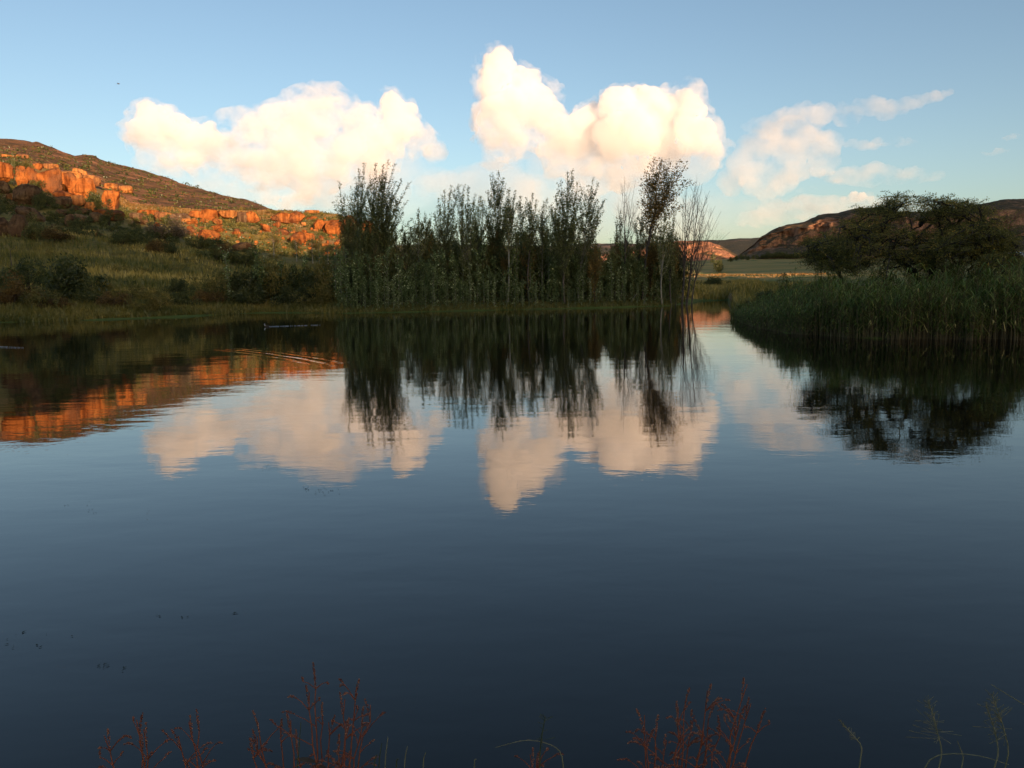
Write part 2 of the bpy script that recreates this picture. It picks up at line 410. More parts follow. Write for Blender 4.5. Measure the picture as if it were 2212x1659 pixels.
# unseen ridge behind the camera; crest shaped to shade pond and leave lit patches
LV = np.array([-math.sin(SUN_BACK), math.cos(SUN_BACK), 0]); UV = np.array([math.cos(SUN_BACK), math.sin(SUN_BACK), 0])
TE = math.tan(SUN_EL); RL = 300.0
KU = [(-900, 62), (-120, 58), (-40, 52), (-25, 50), (-12, 43), (0, 41), (8, 30), (16, 26.5), (60, 26.5), (110, 32), (185, 37), (222, 31.5), (260, 29.5), (300, 32), (325, 46), (345, 58), (400, 78),
      (520, 120), (600, 165), (640, 165), (652, 130), (672, 128), (688, 165), (760, 168), (800, 160), (1400, 160)]
ku, kz = np.array(KU).T
us = np.unique(np.concatenate([np.linspace(-900, -150, 26), np.arange(-150, 120, 4.0), np.arange(120, 900, 8.0), np.linspace(900, 1400, 16)]))
ss = np.array([-12, -30, -60, -100, -150, -200, -240, -270, -290, -300, -310, -340, -420, -600, -900.])
prof = np.array([0.5, 0.012, 0.05, 0.12, 0.26, 0.45, 0.66, 0.85, 0.96, 1.0, 0.98, 0.9, 0.7, 0.4, 0.05])
zr = np.interp(us, ku, kz) + TE * RL
vv = []
for k, s in enumerate(ss):
    q = us[:, None] * UV[None] + s * LV[None]
    z = zr * prof[k] if k else np.full(len(us), 0.3)
    amp = 0.0 if k == 0 or 7 <= k <= 10 else 2.0 * min(1, prof[k] * 4)
    q[:, 2] = z + amp * fbm(q * 0.05, 4, 81); vv.append(q)
vv = np.stack(vv, 1); nc, nr = vv.shape[:2]
i = np.arange(nc - 1)[:, None] * nr; j = np.arange(nr - 1)[None]
hill_behind = obj('hill_behind', mesh_from('hill_behind', vv.reshape(-1, 3), [np.stack([i + j, i + j + 1, i + nr + j + 1, i + nr + j], -1).reshape(-1, 4)], HL_MAT, smooth=True))
setting(hill_behind)

# near bank under the camera
xs = np.linspace(-60, 60, 161); ys = np.concatenate([np.linspace(-40, 0.4, 30), np.linspace(0.5, 3.2, 28)])
X, Y = np.meshgrid(xs, ys, indexing='ij'); q = np.stack([X.ravel(), Y.ravel(), 0 * X.ravel()], 1)
edge = 1.95 + 0.25 * fbm(q * np.array([.6, 0, 0]), 3, 91) + 0.0016 * q[:, 0] ** 2
t = edge - q[:, 1]
q[:, 2] = np.where(t > 0, 0.32 * (1 - np.exp(-t / 0.7)), t * 0.45) + 0.05 * fbm(q * 0.8, 3, 93) * (t > 0)
nr = len(ys); i = np.arange(len(xs) - 1)[:, None] * nr; j = np.arange(nr - 1)[None]
near_bank = obj('near_bank', mesh_from('near_bank', q, [np.stack([i + j, i + nr + j, i + nr + j + 1, i + j + 1], -1).reshape(-1, 4)], GROUND_MAT, smooth=True))
setting(near_bank)
NB = q.copy()

# ------------------------------------------------------------------ water
def water_material():
    m, nt, b = mat('pond_water')
    b.inputs['Base Color'].default_value = (0.005, 0.005, 0.0032, 1)
    b.inputs['Roughness'].default_value = 0.0
    b.inputs['IOR'].default_value = 1.36; b.inputs['Specular IOR Level'].default_value = 0.5
    g = N(nt, 'NewGeometry')
    def mp(sc, rot=0.0):
        mm = N(nt, 'Mapping'); mm.inputs['Scale'].default_value = sc; mm.inputs['Rotation'].default_value = (0, 0, rot)
        nt.links.new(g.outputs['Position'], mm.inputs[0]); return mm.outputs[0]
    big = noise(nt, 1.0, 2, 0.5, mp((0.5, 0.9, 0.0), 0.2)).outputs[0]
    mid = noise(nt, 1.0, 3, 0.55, mp((1.6, 3.4, 0.0), -0.15)).outputs[0]
    fine = noise(nt, 1.0, 3, 0.55, mp((5.0, 9.0, 0.0), 0.1)).outputs[0]
    gust = ramp(nt, noise(nt, 1.0, 3, 0.5, mp((0.03, 0.10, 0.0), 0.05)).outputs[0], [(0.38, (0.25,) * 3), (0.62, (1,) * 3)])
    h = math_(nt, 'ADD', math_(nt, 'MULTIPLY', big, 0.0042), math_(nt, 'MULTIPLY', mid, 0.0013))
    h = math_(nt, 'ADD', h, math_(nt, 'MULTIPLY', math_(nt, 'MULTIPLY', fine, 0.0006), gust))
    # a few ripple crests pushed out by the swimming bird
    sub = N(nt, 'VectorMath', operation='SUBTRACT'); nt.links.new(g.outputs['Position'], sub.inputs[0]); sub.inputs[1].default_value = WAKE
    mw = N(nt, 'Mapping', vector_type='POINT'); mw.inputs['Rotation'].default_value = (0, 0, -WAKE_A)
    nt.links.new(sub.outputs[0], mw.inputs[0]); sw = N(nt, 'SeparateXYZ'); nt.links.new(mw.outputs[0], sw.inputs[0])
    bend = math_(nt, 'MULTIPLY', math_(nt, 'MULTIPLY', sw.outputs[0], sw.outputs[0]), 0.022)
    wob = math_(nt, 'MULTIPLY', noise(nt, 1.0, 2, 0.5, mp((0.8, 0.8, 0))).outputs[0], 0.25)
    acr = math_(nt, 'ADD', math_(nt, 'ADD', sw.outputs[1], bend), wob)
    ring = math_(nt, 'SINE', math_(nt, 'MULTIPLY', acr, 17.0))
    al = math_(nt, 'ABSOLUTE', sw.outputs[0]); ac = math_(nt, 'ABSOLUTE', acr)
    env = math_(nt, 'MULTIPLY', maprange(nt, al, WAKE_L, WAKE_L * .5), maprange(nt, ac, 0.75, 0.15))
    h = math_(nt, 'ADD', h, math_(nt, 'MULTIPLY', math_(nt, 'MULTIPLY', ring, env), 0.0021))
    n = bump(nt, b, h, 1.0, 1.0)
    return m
_a, _b = on_water(490, 750), on_water(760, 787)
WAKE = tuple((_a + _b) / 2); WAKE_A = math.atan2(_b[1] - _a[1], _b[0] - _a[0]); WAKE_L = float(np.linalg.norm(_b - _a)) / 2 * 1.1
WATER_MAT = water_material()
water = obj('water', mesh_from('water', [(-140, 0.9, 0), (140, 0.9, 0), (140, 130, 0), (-140, 130, 0)], [[(0, 1, 2, 3)]], WATER_MAT))
setting(water)
# ------------------------------------------------------------------ clouds: lumpy bodies of vapour lit by the low sun
def cloud_material(name, dens, aniso=0.0, feather=None, rise=None):
    m = bpy.data.materials.new(name); m.use_nodes = True; nt = m.node_tree
    nt.nodes.remove(nt.nodes['Principled BSDF'])
    v = N(nt, 'VolumePrincipled'); v.inputs['Color'].default_value = (0.983, 0.978, 0.985, 1)
    v.inputs['Density'].default_value = dens; v.inputs['Anisotropy'].default_value = aniso
    if feather:                           # ragged, uneven vapour
        lo, hi, size = feather; k = 1.0 / size
        n = noise(nt, 1.0, 4, 0.6, wpos(nt, (k, k, k * 1.25)))
        f = math_(nt, 'MULTIPLY', maprange(nt, n.outputs[0], lo, hi), dens)
        if rise:                          # vapour thins out towards the cloud's base
            tc = N(nt, 'TexCoord'); sz = N(nt, 'SeparateXYZ'); nt.links.new(tc.outputs['Generated'], sz.inputs[0])
            f = math_(nt, 'MULTIPLY', f, maprange(nt, sz.outputs[2], rise[0], rise[1], rise[2], 1.0))
        nt.links.new(f, v.inputs['Density'])
    nt.links.new(v.outputs[0], nt.nodes['Material Output'].inputs['Volume'])
    return m
def ico(sub):
    bm = bmesh.new(); bmesh.ops.create_icosphere(bm, subdivisions=sub, radius=1.0)
    v = np.array([x.co[:] for x in bm.verts]); f = np.array([[q.index for q in x.verts] for x in bm.faces]); bm.free(); return v, f
ICO = {k: ico(k) for k in (1, 2, 3, 4, 5)}
def cloud_body(name, circles, D, m, voxel, amp, seed, lumps=5, flat=1.0, depth=0.7):
    rg = np.random.default_rng(seed); mb = MB(); s = D / F
    v0, f0 = ICO[2]
    for (px, py, r) in circles:
        base = at(px, py, D) ; R = r * s
        c = base + np.array([0, 1, 0]) * rg.normal() * R * depth * 0.6
        mb.add(c + v0 * R * np.array([1, max(depth, .3), flat]), f0)
        for _ in range(lumps):
            a = rg.normal(size=3); a /= np.linalg.norm(a); a[1] = -abs(a[1]) * 0.8
            rr = R * rg.uniform(.28, .5)
            mb.add(c + a * R * .82 * np.array([1, depth, flat]) + v0 * rr * np.array([1, 1, flat]), f0)
    me = mb.mesh(name, m, attr=False)
    o = bpy.data.objects.new(name, me); col.objects.link(o)
    rm = o.modifiers.new('r', 'REMESH'); rm.mode = 'VOXEL'; rm.voxel_size = voxel
    dg = bpy.context.evaluated_depsgraph_get(); ev = o.evaluated_get(dg).to_mesh()
    n = len(ev.vertices); co = np.empty(n * 3, np.float32); ev.vertices.foreach_get('co', co); co = co.reshape(-1, 3).astype(float)
    no = np.empty(n * 3, np.float32); ev.vertices.foreach_get('normal', no); no = no.reshape(-1, 3)
    nl = len(ev.polygons); ls = np.empty(nl, np.int32); ev.polygons.foreach_get('loop_total', ls)
    li = np.empty(len(ev.loops), np.int32); ev.loops.foreach_get('vertex_index', li)
    o.evaluated_get(dg).to_mesh_clear()
    bpy.data.objects.remove(o)
    st = np.concatenate([[0], np.cumsum(ls)[:-1]])
    q = np.array([li[a:a + 4] for a in st[ls == 4]]); t3 = np.array([li[a:a + 3] for a in st[ls == 3]])
    k = 1.0 / (amp * 4.0)
    bil = 1 - np.abs(fbm(co * k, 6, seed, .62)) * 2.2
    co = co + no * (amp * bil)[:, None] + np.stack([fbm(co * k * 1.7 + 31 * j, 3, seed + 5 + j) for j in range(3)], 1) * amp * 0.6
    return co, [q, t3] if len(t3) else [q]
def cloud(name, circles, D, m, voxel, amp, seed, label, lumps=6, flat=1.0, depth=0.7, veil=True):
    co, fs = cloud_body(name, circles, D, m, voxel, amp, seed, lumps, flat, depth)
    c0 = co.mean(0); o2 = obj(name, mesh_from(name, co - c0, fs, m, smooth=True), loc=c0)
    if veil:                              # the thin ragged fringe round the dense body
        co, fs = cloud_body(name, [(x, y + r * .12, r * 1.24 + 4) for x, y, r in circles], D, m, voxel * 1.4, amp * 1.5, seed + 50, 4, flat, depth)
        obj('veil', mesh_from('veil', co - c0, fs, CLOUD_VEIL, smooth=True), o2)
    return tag(o2, label, 'cloud', 'sunset clouds over the hills')

CLOUD_DENSE = cloud_material('cloud_vapour_dense', 0.015, feather=(.24, .52, 240), rise=(.22, .88, .05))
CLOUD_SOFT = cloud_material('cloud_vapour_soft', 0.0046, feather=(.41, .62, 320), rise=(.1, .7, .3))
CLOUD_THIN = cloud_material('cloud_vapour_thin', 0.0026, feather=(.38, .64, 300))
CLOUD_BASE = cloud_material('cloud_vapour_base', 0.0014, feather=(.36, .66, 520))
CLOUD_BANK = cloud_material('cloud_vapour_bank', 0.00028, feather=(.30, .68, 1500))
CLOUD_PATCH = cloud_material('cloud_vapour_patch', 0.0029, feather=(.36, .64, 300))
CLOUD_VEIL = cloud_material('cloud_vapour_veil', 0.0044, feather=(.46, .66, 260))
def streak(pts, n, seed, jit=.5):         # overlapping puffs along a polyline of (px, py, r)
    rg = np.random.default_rng(seed); p = np.array(pts, float); s = np.concatenate([[0], np.cumsum(np.hypot(*np.diff(p[:, :2], axis=0).T))]); t = np.linspace(0, s[-1], n)
    q = np.stack([np.interp(t, s, p[:, j]) for j in range(3)], 1); q[:, :2] += rg.normal(size=(n, 2)) * q[:, 2:] * np.array([jit, jit * .55]); q[:, 2] *= rg.uniform(.55, 1.15, n); return [tuple(x) for x in q]
cloud('cloud', [(330, 268, 32), (350, 262, 26), (366, 285, 32), (308, 300, 26), (420, 300, 28), (448, 290, 20), (390, 318, 34), (335, 322, 30), (465, 315, 24), (300, 280, 18)],
      9000, CLOUD_DENSE, 15, 34, 11, 'bright cream cloud lump above the long brown hill')
cloud('cloud', [(560, 305, 46), (620, 288, 50), (680, 265, 48), (725, 258, 42), (660, 320, 60), (560, 335, 50), (500, 332, 42), (760, 295, 50), (720, 325, 56), (620, 350, 56), (800, 330, 48), (830, 300, 40), (450, 335, 36)],
      8700, CLOUD_SOFT, 34, 60, 12, 'wide soft pinkish cloud bank between the two bright towers')
cloud('cloud', [(843, 218, 22), (852, 236, 24), (834, 246, 18), (872, 250, 24), (888, 274, 22), (905, 298, 22), (925, 305, 20), (938, 325, 16), (860, 270, 28), (880, 300, 30)],
      9000, CLOUD_DENSE, 14, 27, 13, 'small bright cloud tower leaning over the vase shaped poplars')
cloud('cloud', streak([(310, 350, 22), (400, 365, 34), (520, 378, 44), (640, 385, 48), (760, 380, 50), (860, 365, 44), (940, 345, 26)], 22, 1) + streak([(420, 405, 30), (560, 425, 36), (680, 430, 36), (800, 420, 36), (900, 400, 30)], 14, 2),
      8200, CLOUD_BASE, 40, 60, 14, 'thin lavender cloud base trailing low behind the rocky ridge', flat=.75, veil=False)
cloud('cloud', [(1078, 146, 28), (1068, 176, 34), (1110, 175, 28), (1132, 188, 34), (1080, 222, 44), (1145, 228, 46), (1168, 208, 26), (1100, 270, 52), (1172, 270, 44), (1075, 300, 40), (1198, 290, 36), (1050, 250, 24)],
      8500, CLOUD_DENSE, 15, 34, 15, 'tallest bright cloud tower rising over the middle of the poplar grove')
cloud('cloud', [(1250, 290, 38), (1275, 255, 24), (1225, 320, 46), (1330, 238, 38), (1350, 222, 26), (1400, 243, 40), (1300, 300, 48), (1450, 248, 42), (1485, 220, 24), (1490, 258, 30), (1502, 300, 40), (1420, 310, 60), (1350, 320, 60), (1532, 330, 26), (1280, 345, 50), (1380, 222, 24)],
      8800, CLOUD_DENSE, 16, 36, 16, 'broad bright domed cloud beside the tallest cloud tower')
cloud('cloud', streak([(1050, 335, 30), (1130, 350, 44), (1250, 365, 54), (1370, 365, 56), (1470, 355, 48), (1550, 350, 32)], 20, 3) + [(1275, 305, 42), (1238, 300, 36), (1300, 330, 44)] + streak([(930, 400, 30), (1060, 405, 42), (1180, 415, 42), (1300, 415, 38), (1400, 400, 30)], 14, 4),
      7900, CLOUD_BASE, 40, 60, 17, 'thin pinkish cloud base spread low behind the poplar tops', flat=.75, veil=False)
cloud('cloud', [(1625, 325, 30), (1660, 310, 40), (1705, 300, 42), (1750, 315, 40), (1645, 355, 38), (1695, 350, 46), (1620, 385, 30), (1660, 395, 34), (1600, 360, 28), (1700, 388, 28), (1580, 395, 26), (1770, 345, 30), (1790, 310, 22)],
      9300, CLOUD_PATCH, 28, 45, 18, 'ragged pale pink cloud patch over the bare trees', veil=False)
cloud('cloud', streak([(1615, 278, 12), (1690, 264, 27), (1770, 252, 29), (1850, 240, 24), (1920, 232, 19), (1990, 218, 12), (2060, 200, 9)], 44, 5) + streak([(1760, 300, 10), (1860, 312, 13), (1960, 305, 8)], 14, 8),
      9000, CLOUD_THIN, 20, 26, 19, 'long grey lilac cloud streak reaching up to the open sky', flat=.7, veil=False)
cloud('cloud', streak([(1770, 374, 14), (1850, 380, 26), (1930, 380, 22), (2030, 374, 10)], 24, 6),
      9400, CLOUD_THIN, 20, 24, 20, 'small flat grey pink cloud above the cliff hill crest', flat=.6, veil=False)
cloud('cloud', streak([(1600, 478, 14), (1670, 460, 27), (1740, 452, 28), (1810, 444, 26), (1900, 436, 18)], 30, 7),
      10000, CLOUD_THIN, 22, 26, 22, 'low lavender cloud resting on the cliff hill skyline', flat=.7, veil=False)
cloud('cloud', [(1825, 434, 8), (1845, 427, 11), (1862, 427, 9), (1880, 434, 7)],
      9500, CLOUD_DENSE, 14, 16, 23, 'tiny bright cream cloud puff on the cliff hill skyline', veil=False)
cloud('cloud', streak([(120, 455, 40), (400, 440, 62), (700, 445, 74), (1000, 440, 78), (1300, 450, 74), (1600, 470, 62), (1850, 470, 46), (2100, 460, 32)], 46, 9, .3), 14000, CLOUD_BANK, 110, 110, 27, 'faint wide pinkish lavender bank low along the whole horizon', flat=.8, depth=1.5, veil=False)
for px, py, L, lab in [(1880, 315, 110, 'faint long cloud wisp over the small thorn tree'), (1960, 309, 50, 'short faint cloud wisp above the large thorn tree'), (2150, 328, 70, 'thin cloud wisp over the outer end of the thorn trees'), (2190, 295, 50, 'tiny pink cloud wisp highest over the thorn trees'), (1745, 409, 60, 'small grey cloud wisp over the cliff hill slope')]:
    cloud('cloud', streak([(px - L / 2, py + 4, 3), (px, py, 9), (px + L / 2, py - 4, 3)], 14, int(px), .4), 9200, CLOUD_THIN, 16, 12, int(px), lab, flat=.5, veil=False)
# ================================================================== THINGS
def bvh_of(v, f): return BVHTree.FromPolygons([tuple(x) for x in v], [tuple(int(k) for k in q) for q in f])
BV_G = bvh_of(GV, GF); BV_L = bvh_of(HLV, HLF); BV_R = bvh_of(HRV, HRF)
def hit(px, py, bvs=(BV_G, BV_L)):
    r = Vector(ray(px, py)); best = None
    for b in bvs:
        p, n, i, d = b.ray_cast(Vector(CAM), r, 5000)
        if p is not None and p.z > -0.4 and (best is None or d < best[1]): best = (p, d)
    return None if best is None else np.array(best[0])
def ground_z(x, y, bvs=(BV_G, BV_L)):
    z = None
    for b in bvs:
        p, n, i, d = b.ray_cast(Vector((x, y, 800)), Vector((0, 0, -1)), 2000)
        if p is not None and (z is None or p.z > z): z = p.z
    return z if z is not None else 0.0
def facing(p): return -math.atan2(p[0], p[1])
def on_ground(px, d):
    q = horizon_dir(px) * d; q[2] = ground_z(q[0], q[1]); return q

# landmarks that tell look-alikes apart in the labels
def near(px, table): return min(table, key=lambda t: abs(t[0] - px))[1]
GROVE_REF = [(740, 'the crooked branched poplar'), (770, 'the tall thin poplar'), (810, 'the wide vase shaped poplar'), (845, 'the hidden mid height poplar'), (910, 'the low spires in the dip'), (962, 'the bushy poplar'), (1002, 'the dense clump poplar'),
             (1034, 'the darker clump poplar'), (1074, 'the three spired poplar'), (1098, 'the straight pale trunk'), (1145, 'the free standing slim poplar'), (1182, 'the slim middle poplar'), (1222, 'the tall feathery poplar'), (1262, 'the leaning poplar'),
             (1342, 'the bare topped dead tree'), (1390, 'the tallest clumped tree'), (1445, 'the last leafy poplars')]
REED_REF = [(1600, 'at the tip of the bed'), (1650, 'just behind the tip of the bed'), (1715, 'before the low dark shrubs'), (1790, 'before the small thorn tree'), (1880, 'below the long twisting limb'), (2000, 'below the large thorn trunk'), (2100, 'below the drooping outer limb'), (2190, 'before the thin thorn tree')]
LIT_REF = [(300, 'the overhanging ledge'), (350, 'the standing stone pillar'), (410, 'the dark broken shelf'), (450, 'the wide cracked boulder'), (495, 'the pale slab boulder'), (530, 'the smooth brown boulder'), (560, 'the orange outcrop boulder'), (605, 'the blocky recessed outcrop'), (645, 'the pointed orange boulder'), (690, 'the tall rounded boulder'), (722, 'the cracked dome boulder'), (765, 'the first poplar branches'), (800, 'the boulder between vase shaped poplars')]
SHADE_REF = [(20, 'the big round grey brown boulder'), (65, 'the sloping shaded boulder'), (105, 'the black green round shrub'), (130, 'the flat topped shaded boulder'), (165, 'the egg shaped boulder'), (205, 'the whaleback boulder'), (240, 'the massive square red boulder'), (300, 'the sloping ledge end boulder'), (340, 'the standing stone pillar'), (380, 'the wide grey brown brush')]

# ------------------------------------------------------------------ rocks
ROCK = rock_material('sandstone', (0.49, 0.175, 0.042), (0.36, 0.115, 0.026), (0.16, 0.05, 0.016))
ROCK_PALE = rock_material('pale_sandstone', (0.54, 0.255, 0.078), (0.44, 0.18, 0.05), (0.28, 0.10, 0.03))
ROCK_GREY = rock_material('grey_brown_sandstone', (0.27, 0.175, 0.095), (0.19, 0.115, 0.06), (0.11, 0.07, 0.04))  # darker, greyer brown than the other two sandstones
def rock_mesh(name, size, material, seed, sub=3, e=2.6, rough=0.16, flute=0.0, cuts=5, lean=0.0, strata=0.0):
    rg = np.random.default_rng(seed); v, f = ICO[sub]; v = v.copy()
    v = np.sign(v) * np.abs(v) ** (2.0 / e)
    for _ in range(cuts):
        n = rg.normal(size=3); n /= np.linalg.norm(n); k = rg.uniform(.62, .88)
        d = v @ n; v = v - np.clip(d - k, 0, None)[:, None] * n * 0.9
    s = np.asarray(size, float); r = np.linalg.norm(v, axis=1)[:, None]; nv = v / r
    v = v + nv * (fbm(v * 1.5 + seed * 3.1, 6, seed, .62) * rough)[:, None]
    ck = np.abs(fbm(v * 1.7 + seed * 1.3, 3, seed + 11)); v = v - nv * (rough * .9 * np.exp(-(ck / .045) ** 2))[:, None]
    if flute:
        v[:, :2] += nv[:, :2] * (fbm(v * np.array([s[0] * .45, 3, .3]) + seed, 3, seed + 3) * flute)[:, None]
        v[:, :2] -= nv[:, :2] * (np.clip(-v[:, 2] - .45, 0, 1) * .35)[:, None]
    if strata:
        q = v[:, 2] * 4.5 + seed + .5 * vnoise(v * 1.4, seed)
        v[:, :2] += nv[:, :2] * (strata * np.sign(np.sin(q * 2)) * np.abs(np.sin(q * 2)) ** .4)[:, None]
    v[:, 0] += lean * v[:, 2]
    v = v * s / 2; v[:, 2] += s[2] * 0.40
    return mesh_from(name, v, [f], material, smooth=False)
def rock(px0, px1, py0, py1, m, seed, label, name='boulder', cat='boulder', group='boulders on the hillside', **kw):
    cx = (px0 + px1) / 2; p = hit(cx, py1 - 0.12 * (py1 - py0))
    if p is None: return None
    k = mpp(p); w = (px1 - px0) * k; h = (py1 - py0) * k
    dep = kw.pop('depth', 0.75)
    me = rock_mesh(name, (w, max(w * dep, h * .5), h * 1.12), m, seed, **kw)
    o = obj(name, me, loc=p); o.rotation_euler = (0, 0, facing(p))
    return tag(o, label, cat, group)
OUT = dict(name='rock_outcrop', cat='rock outcrop', group='orange cliff outcrops under the brown hill')
CL = dict(sub=5, e=4.2, rough=.17, flute=.24, strata=.03, cuts=5, depth=.6, **OUT)
rock(-40, 27, 357, 402, ROCK, 1, 'fluted cliff block beside the shrub filled cleft', **CL)
rock(37, 62, 364, 405, ROCK, 2, 'blocky orange cliff head right beside the dark cleft shrubs', **{**CL, 'flute': .07})
rock(60, 82, 366, 402, ROCK, 3, 'narrow orange cliff block wedged against the blocky cliff head', **{**CL, 'flute': .07})
rock(80, 132, 368, 420, ROCK, 4, 'largest fluted cliff with dark streaks and overhanging yellow foot', **CL)
rock(131, 166, 380, 424, ROCK, 5, 'dark streaked cliff block next to the largest fluted cliff', **{**CL, 'lean': -.1})
rock(160, 204, 390, 430, ROCK, 6, 'slanting fluted cliff at the end of the cliff row', **{**CL, 'lean': -.15})
LG = dict(sub=4, e=4.0, rough=.14, cuts=4, depth=.5, strata=.05, name='rock_ledge', cat='rock ledge', group='layered ledges below the brown hill')
rock(122, 175, 373, 390, ROCK_PALE, 7, 'pale ledge running back from the top of the cliff row', **LG)
rock(168, 216, 382, 403, ROCK_PALE, 8, 'pale columned ledge descending beyond the cliff row', **LG)
rock(226, 256, 398, 412, ROCK_PALE, 9, 'short columned ledge beyond the gap in the pale ledge', **LG)
rock(250, 286, 403, 419, ROCK_PALE, 10, 'low end of the columned ledge on the brown slope', **LG)
rock(73, 92, 354, 368, ROCK, 11, 'orange rock knob on top of the largest cliff', **LG)
rock(95, 127, 356, 371, ROCK_PALE, 12, 'broken pale rock shelf above the largest cliff', **LG)
rock(158, 188, 366, 380, ROCK_PALE, 13, 'lone pale rock shelf high on the brown slope', **LG)
rock(4, 30, 334, 341, ROCK_PALE, 14, 'thin pale rock band high on the brown hill', **LG)
rock(36, 62, 335, 343, ROCK_PALE, 15, 'broken rock band beside the thin pale one high up', **LG)
B = dict(sub=4, e=2.8, rough=.19, strata=.018)
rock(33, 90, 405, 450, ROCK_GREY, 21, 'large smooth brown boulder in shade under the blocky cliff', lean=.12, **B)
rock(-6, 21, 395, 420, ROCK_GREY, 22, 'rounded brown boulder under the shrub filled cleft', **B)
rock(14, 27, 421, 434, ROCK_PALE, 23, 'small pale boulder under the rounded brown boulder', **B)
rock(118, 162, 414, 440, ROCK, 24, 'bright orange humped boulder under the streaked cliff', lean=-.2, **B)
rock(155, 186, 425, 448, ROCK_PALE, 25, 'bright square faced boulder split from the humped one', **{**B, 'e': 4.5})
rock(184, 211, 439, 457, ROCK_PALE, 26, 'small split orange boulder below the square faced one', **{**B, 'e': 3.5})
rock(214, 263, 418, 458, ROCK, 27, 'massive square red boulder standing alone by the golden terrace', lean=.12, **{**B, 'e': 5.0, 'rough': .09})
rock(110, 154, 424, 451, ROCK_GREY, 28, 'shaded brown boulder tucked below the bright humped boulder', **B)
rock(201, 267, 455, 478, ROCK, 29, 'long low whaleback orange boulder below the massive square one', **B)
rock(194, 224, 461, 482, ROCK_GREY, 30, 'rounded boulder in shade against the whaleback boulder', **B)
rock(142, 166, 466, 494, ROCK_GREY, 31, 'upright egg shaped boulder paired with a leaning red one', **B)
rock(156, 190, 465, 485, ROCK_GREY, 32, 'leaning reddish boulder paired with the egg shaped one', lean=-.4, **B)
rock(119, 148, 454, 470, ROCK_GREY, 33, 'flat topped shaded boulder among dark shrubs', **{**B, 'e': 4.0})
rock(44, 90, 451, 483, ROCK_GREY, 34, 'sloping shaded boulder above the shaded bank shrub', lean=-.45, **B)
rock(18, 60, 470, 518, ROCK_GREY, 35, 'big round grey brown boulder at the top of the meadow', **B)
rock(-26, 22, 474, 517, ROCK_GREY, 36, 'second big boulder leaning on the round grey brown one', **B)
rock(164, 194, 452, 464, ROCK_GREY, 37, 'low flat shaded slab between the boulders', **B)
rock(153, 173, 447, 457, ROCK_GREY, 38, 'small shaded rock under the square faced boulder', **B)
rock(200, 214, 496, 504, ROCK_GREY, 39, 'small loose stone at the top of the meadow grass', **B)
rock(206, 222, 504, 513, ROCK_PALE, 40, 'pale loose stone at the top of the meadow grass', **B)
# lit ridge
rock(296, 345, 456, 472, ROCK, 41, 'flat overhanging ledge under the golden terrace', **{**LG, 'strata': .08})
rock(336, 370, 460, 478, ROCK_PALE, 42, 'bright yellow underside ledge under the golden terrace', **{**LG, 'strata': .08})
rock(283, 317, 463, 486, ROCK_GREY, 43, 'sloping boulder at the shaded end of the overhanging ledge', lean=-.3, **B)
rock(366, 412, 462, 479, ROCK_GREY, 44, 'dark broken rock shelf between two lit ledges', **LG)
rock(408, 436, 457, 474, ROCK, 45, 'orange boulder joined to the big double boulder', **B)
rock(432, 471, 456, 478, ROCK, 46, 'big double orange boulder below the golden terrace', **{**B, 'e': 4.0})
rock(472, 516, 457, 474, ROCK_PALE, 47, 'broad pale yellow slab boulder on the ridge', **{**B, 'e': 4.0})
rock(459, 480, 474, 486, ROCK_PALE, 48, 'small bright cube of rock under the pale slab', **{**B, 'e': 5.0})
rock(436, 451, 475, 482, ROCK_PALE, 49, 'small bright stone under the double boulder', **B)
rock(456, 480, 489, 501, ROCK, 50, 'rounded lit boulder in the middle of the slope', **B)
rock(430, 444, 490, 498, ROCK, 51, 'small pointed lit stone beside the rounded lit boulder', **B)
rock(421, 475, 499, 523, ROCK, 52, 'wide cracked orange boulder above the dark hedge shrubs', **B)
rock(410, 428, 496, 503, ROCK_PALE, 53, 'low lit stone above the wide cracked boulder', **B)
rock(333, 346, 482, 504, ROCK, 54, 'narrow standing stone pillar by the grey brush', **{**B, 'e': 4.0})
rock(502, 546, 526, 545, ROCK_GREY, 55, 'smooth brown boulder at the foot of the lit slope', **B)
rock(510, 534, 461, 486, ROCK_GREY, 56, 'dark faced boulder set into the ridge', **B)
rock(528, 561, 460, 484, ROCK, 57, 'orange rounded outcrop boulder beside the dark faced one', **B)
rock(586, 626, 462, 484, ROCK, 58, 'blocky orange outcrop with dark square recesses', **{**LG, 'strata': .09})
rock(618, 662, 460, 484, ROCK, 59, 'long sloping orange outcrop under the ridge crest', **B)
rock(678, 704, 476, 499, ROCK, 60, 'tall rounded orange boulder beside the cracked dome', **B)
rock(702, 744, 479, 510, ROCK, 61, 'great cracked orange dome boulder near the poplars', **{**B, 'rough': .22})
rock(628, 660, 504, 531, ROCK, 62, 'pointed orange boulder above the gum trees', **{**B, 'rough': .22})
rock(651, 682, 505, 521, ROCK, 63, 'low orange boulder beside the pointed one', **B)
rock(624, 646, 446, 455, ROCK, 64, 'flat crest rock on the ridge skyline', **LG)
rock(654, 684, 447, 457, ROCK, 65, 'layered crest rock under the round skyline shrub', **LG)
rock(658, 692, 455, 464, ROCK_PALE, 66, 'pale slab just under the ridge skyline', **LG)
rock(718, 742, 446, 458, ROCK, 67, 'crest boulder on the skyline next to the poplars', **B)
rock(742, 770, 470, 500, ROCK, 68, 'orange boulder glimpsed through the first poplar branches', **B)
rock(780, 812, 478, 512, ROCK, 69, 'orange boulder glimpsed between the vase shaped poplars', **B)
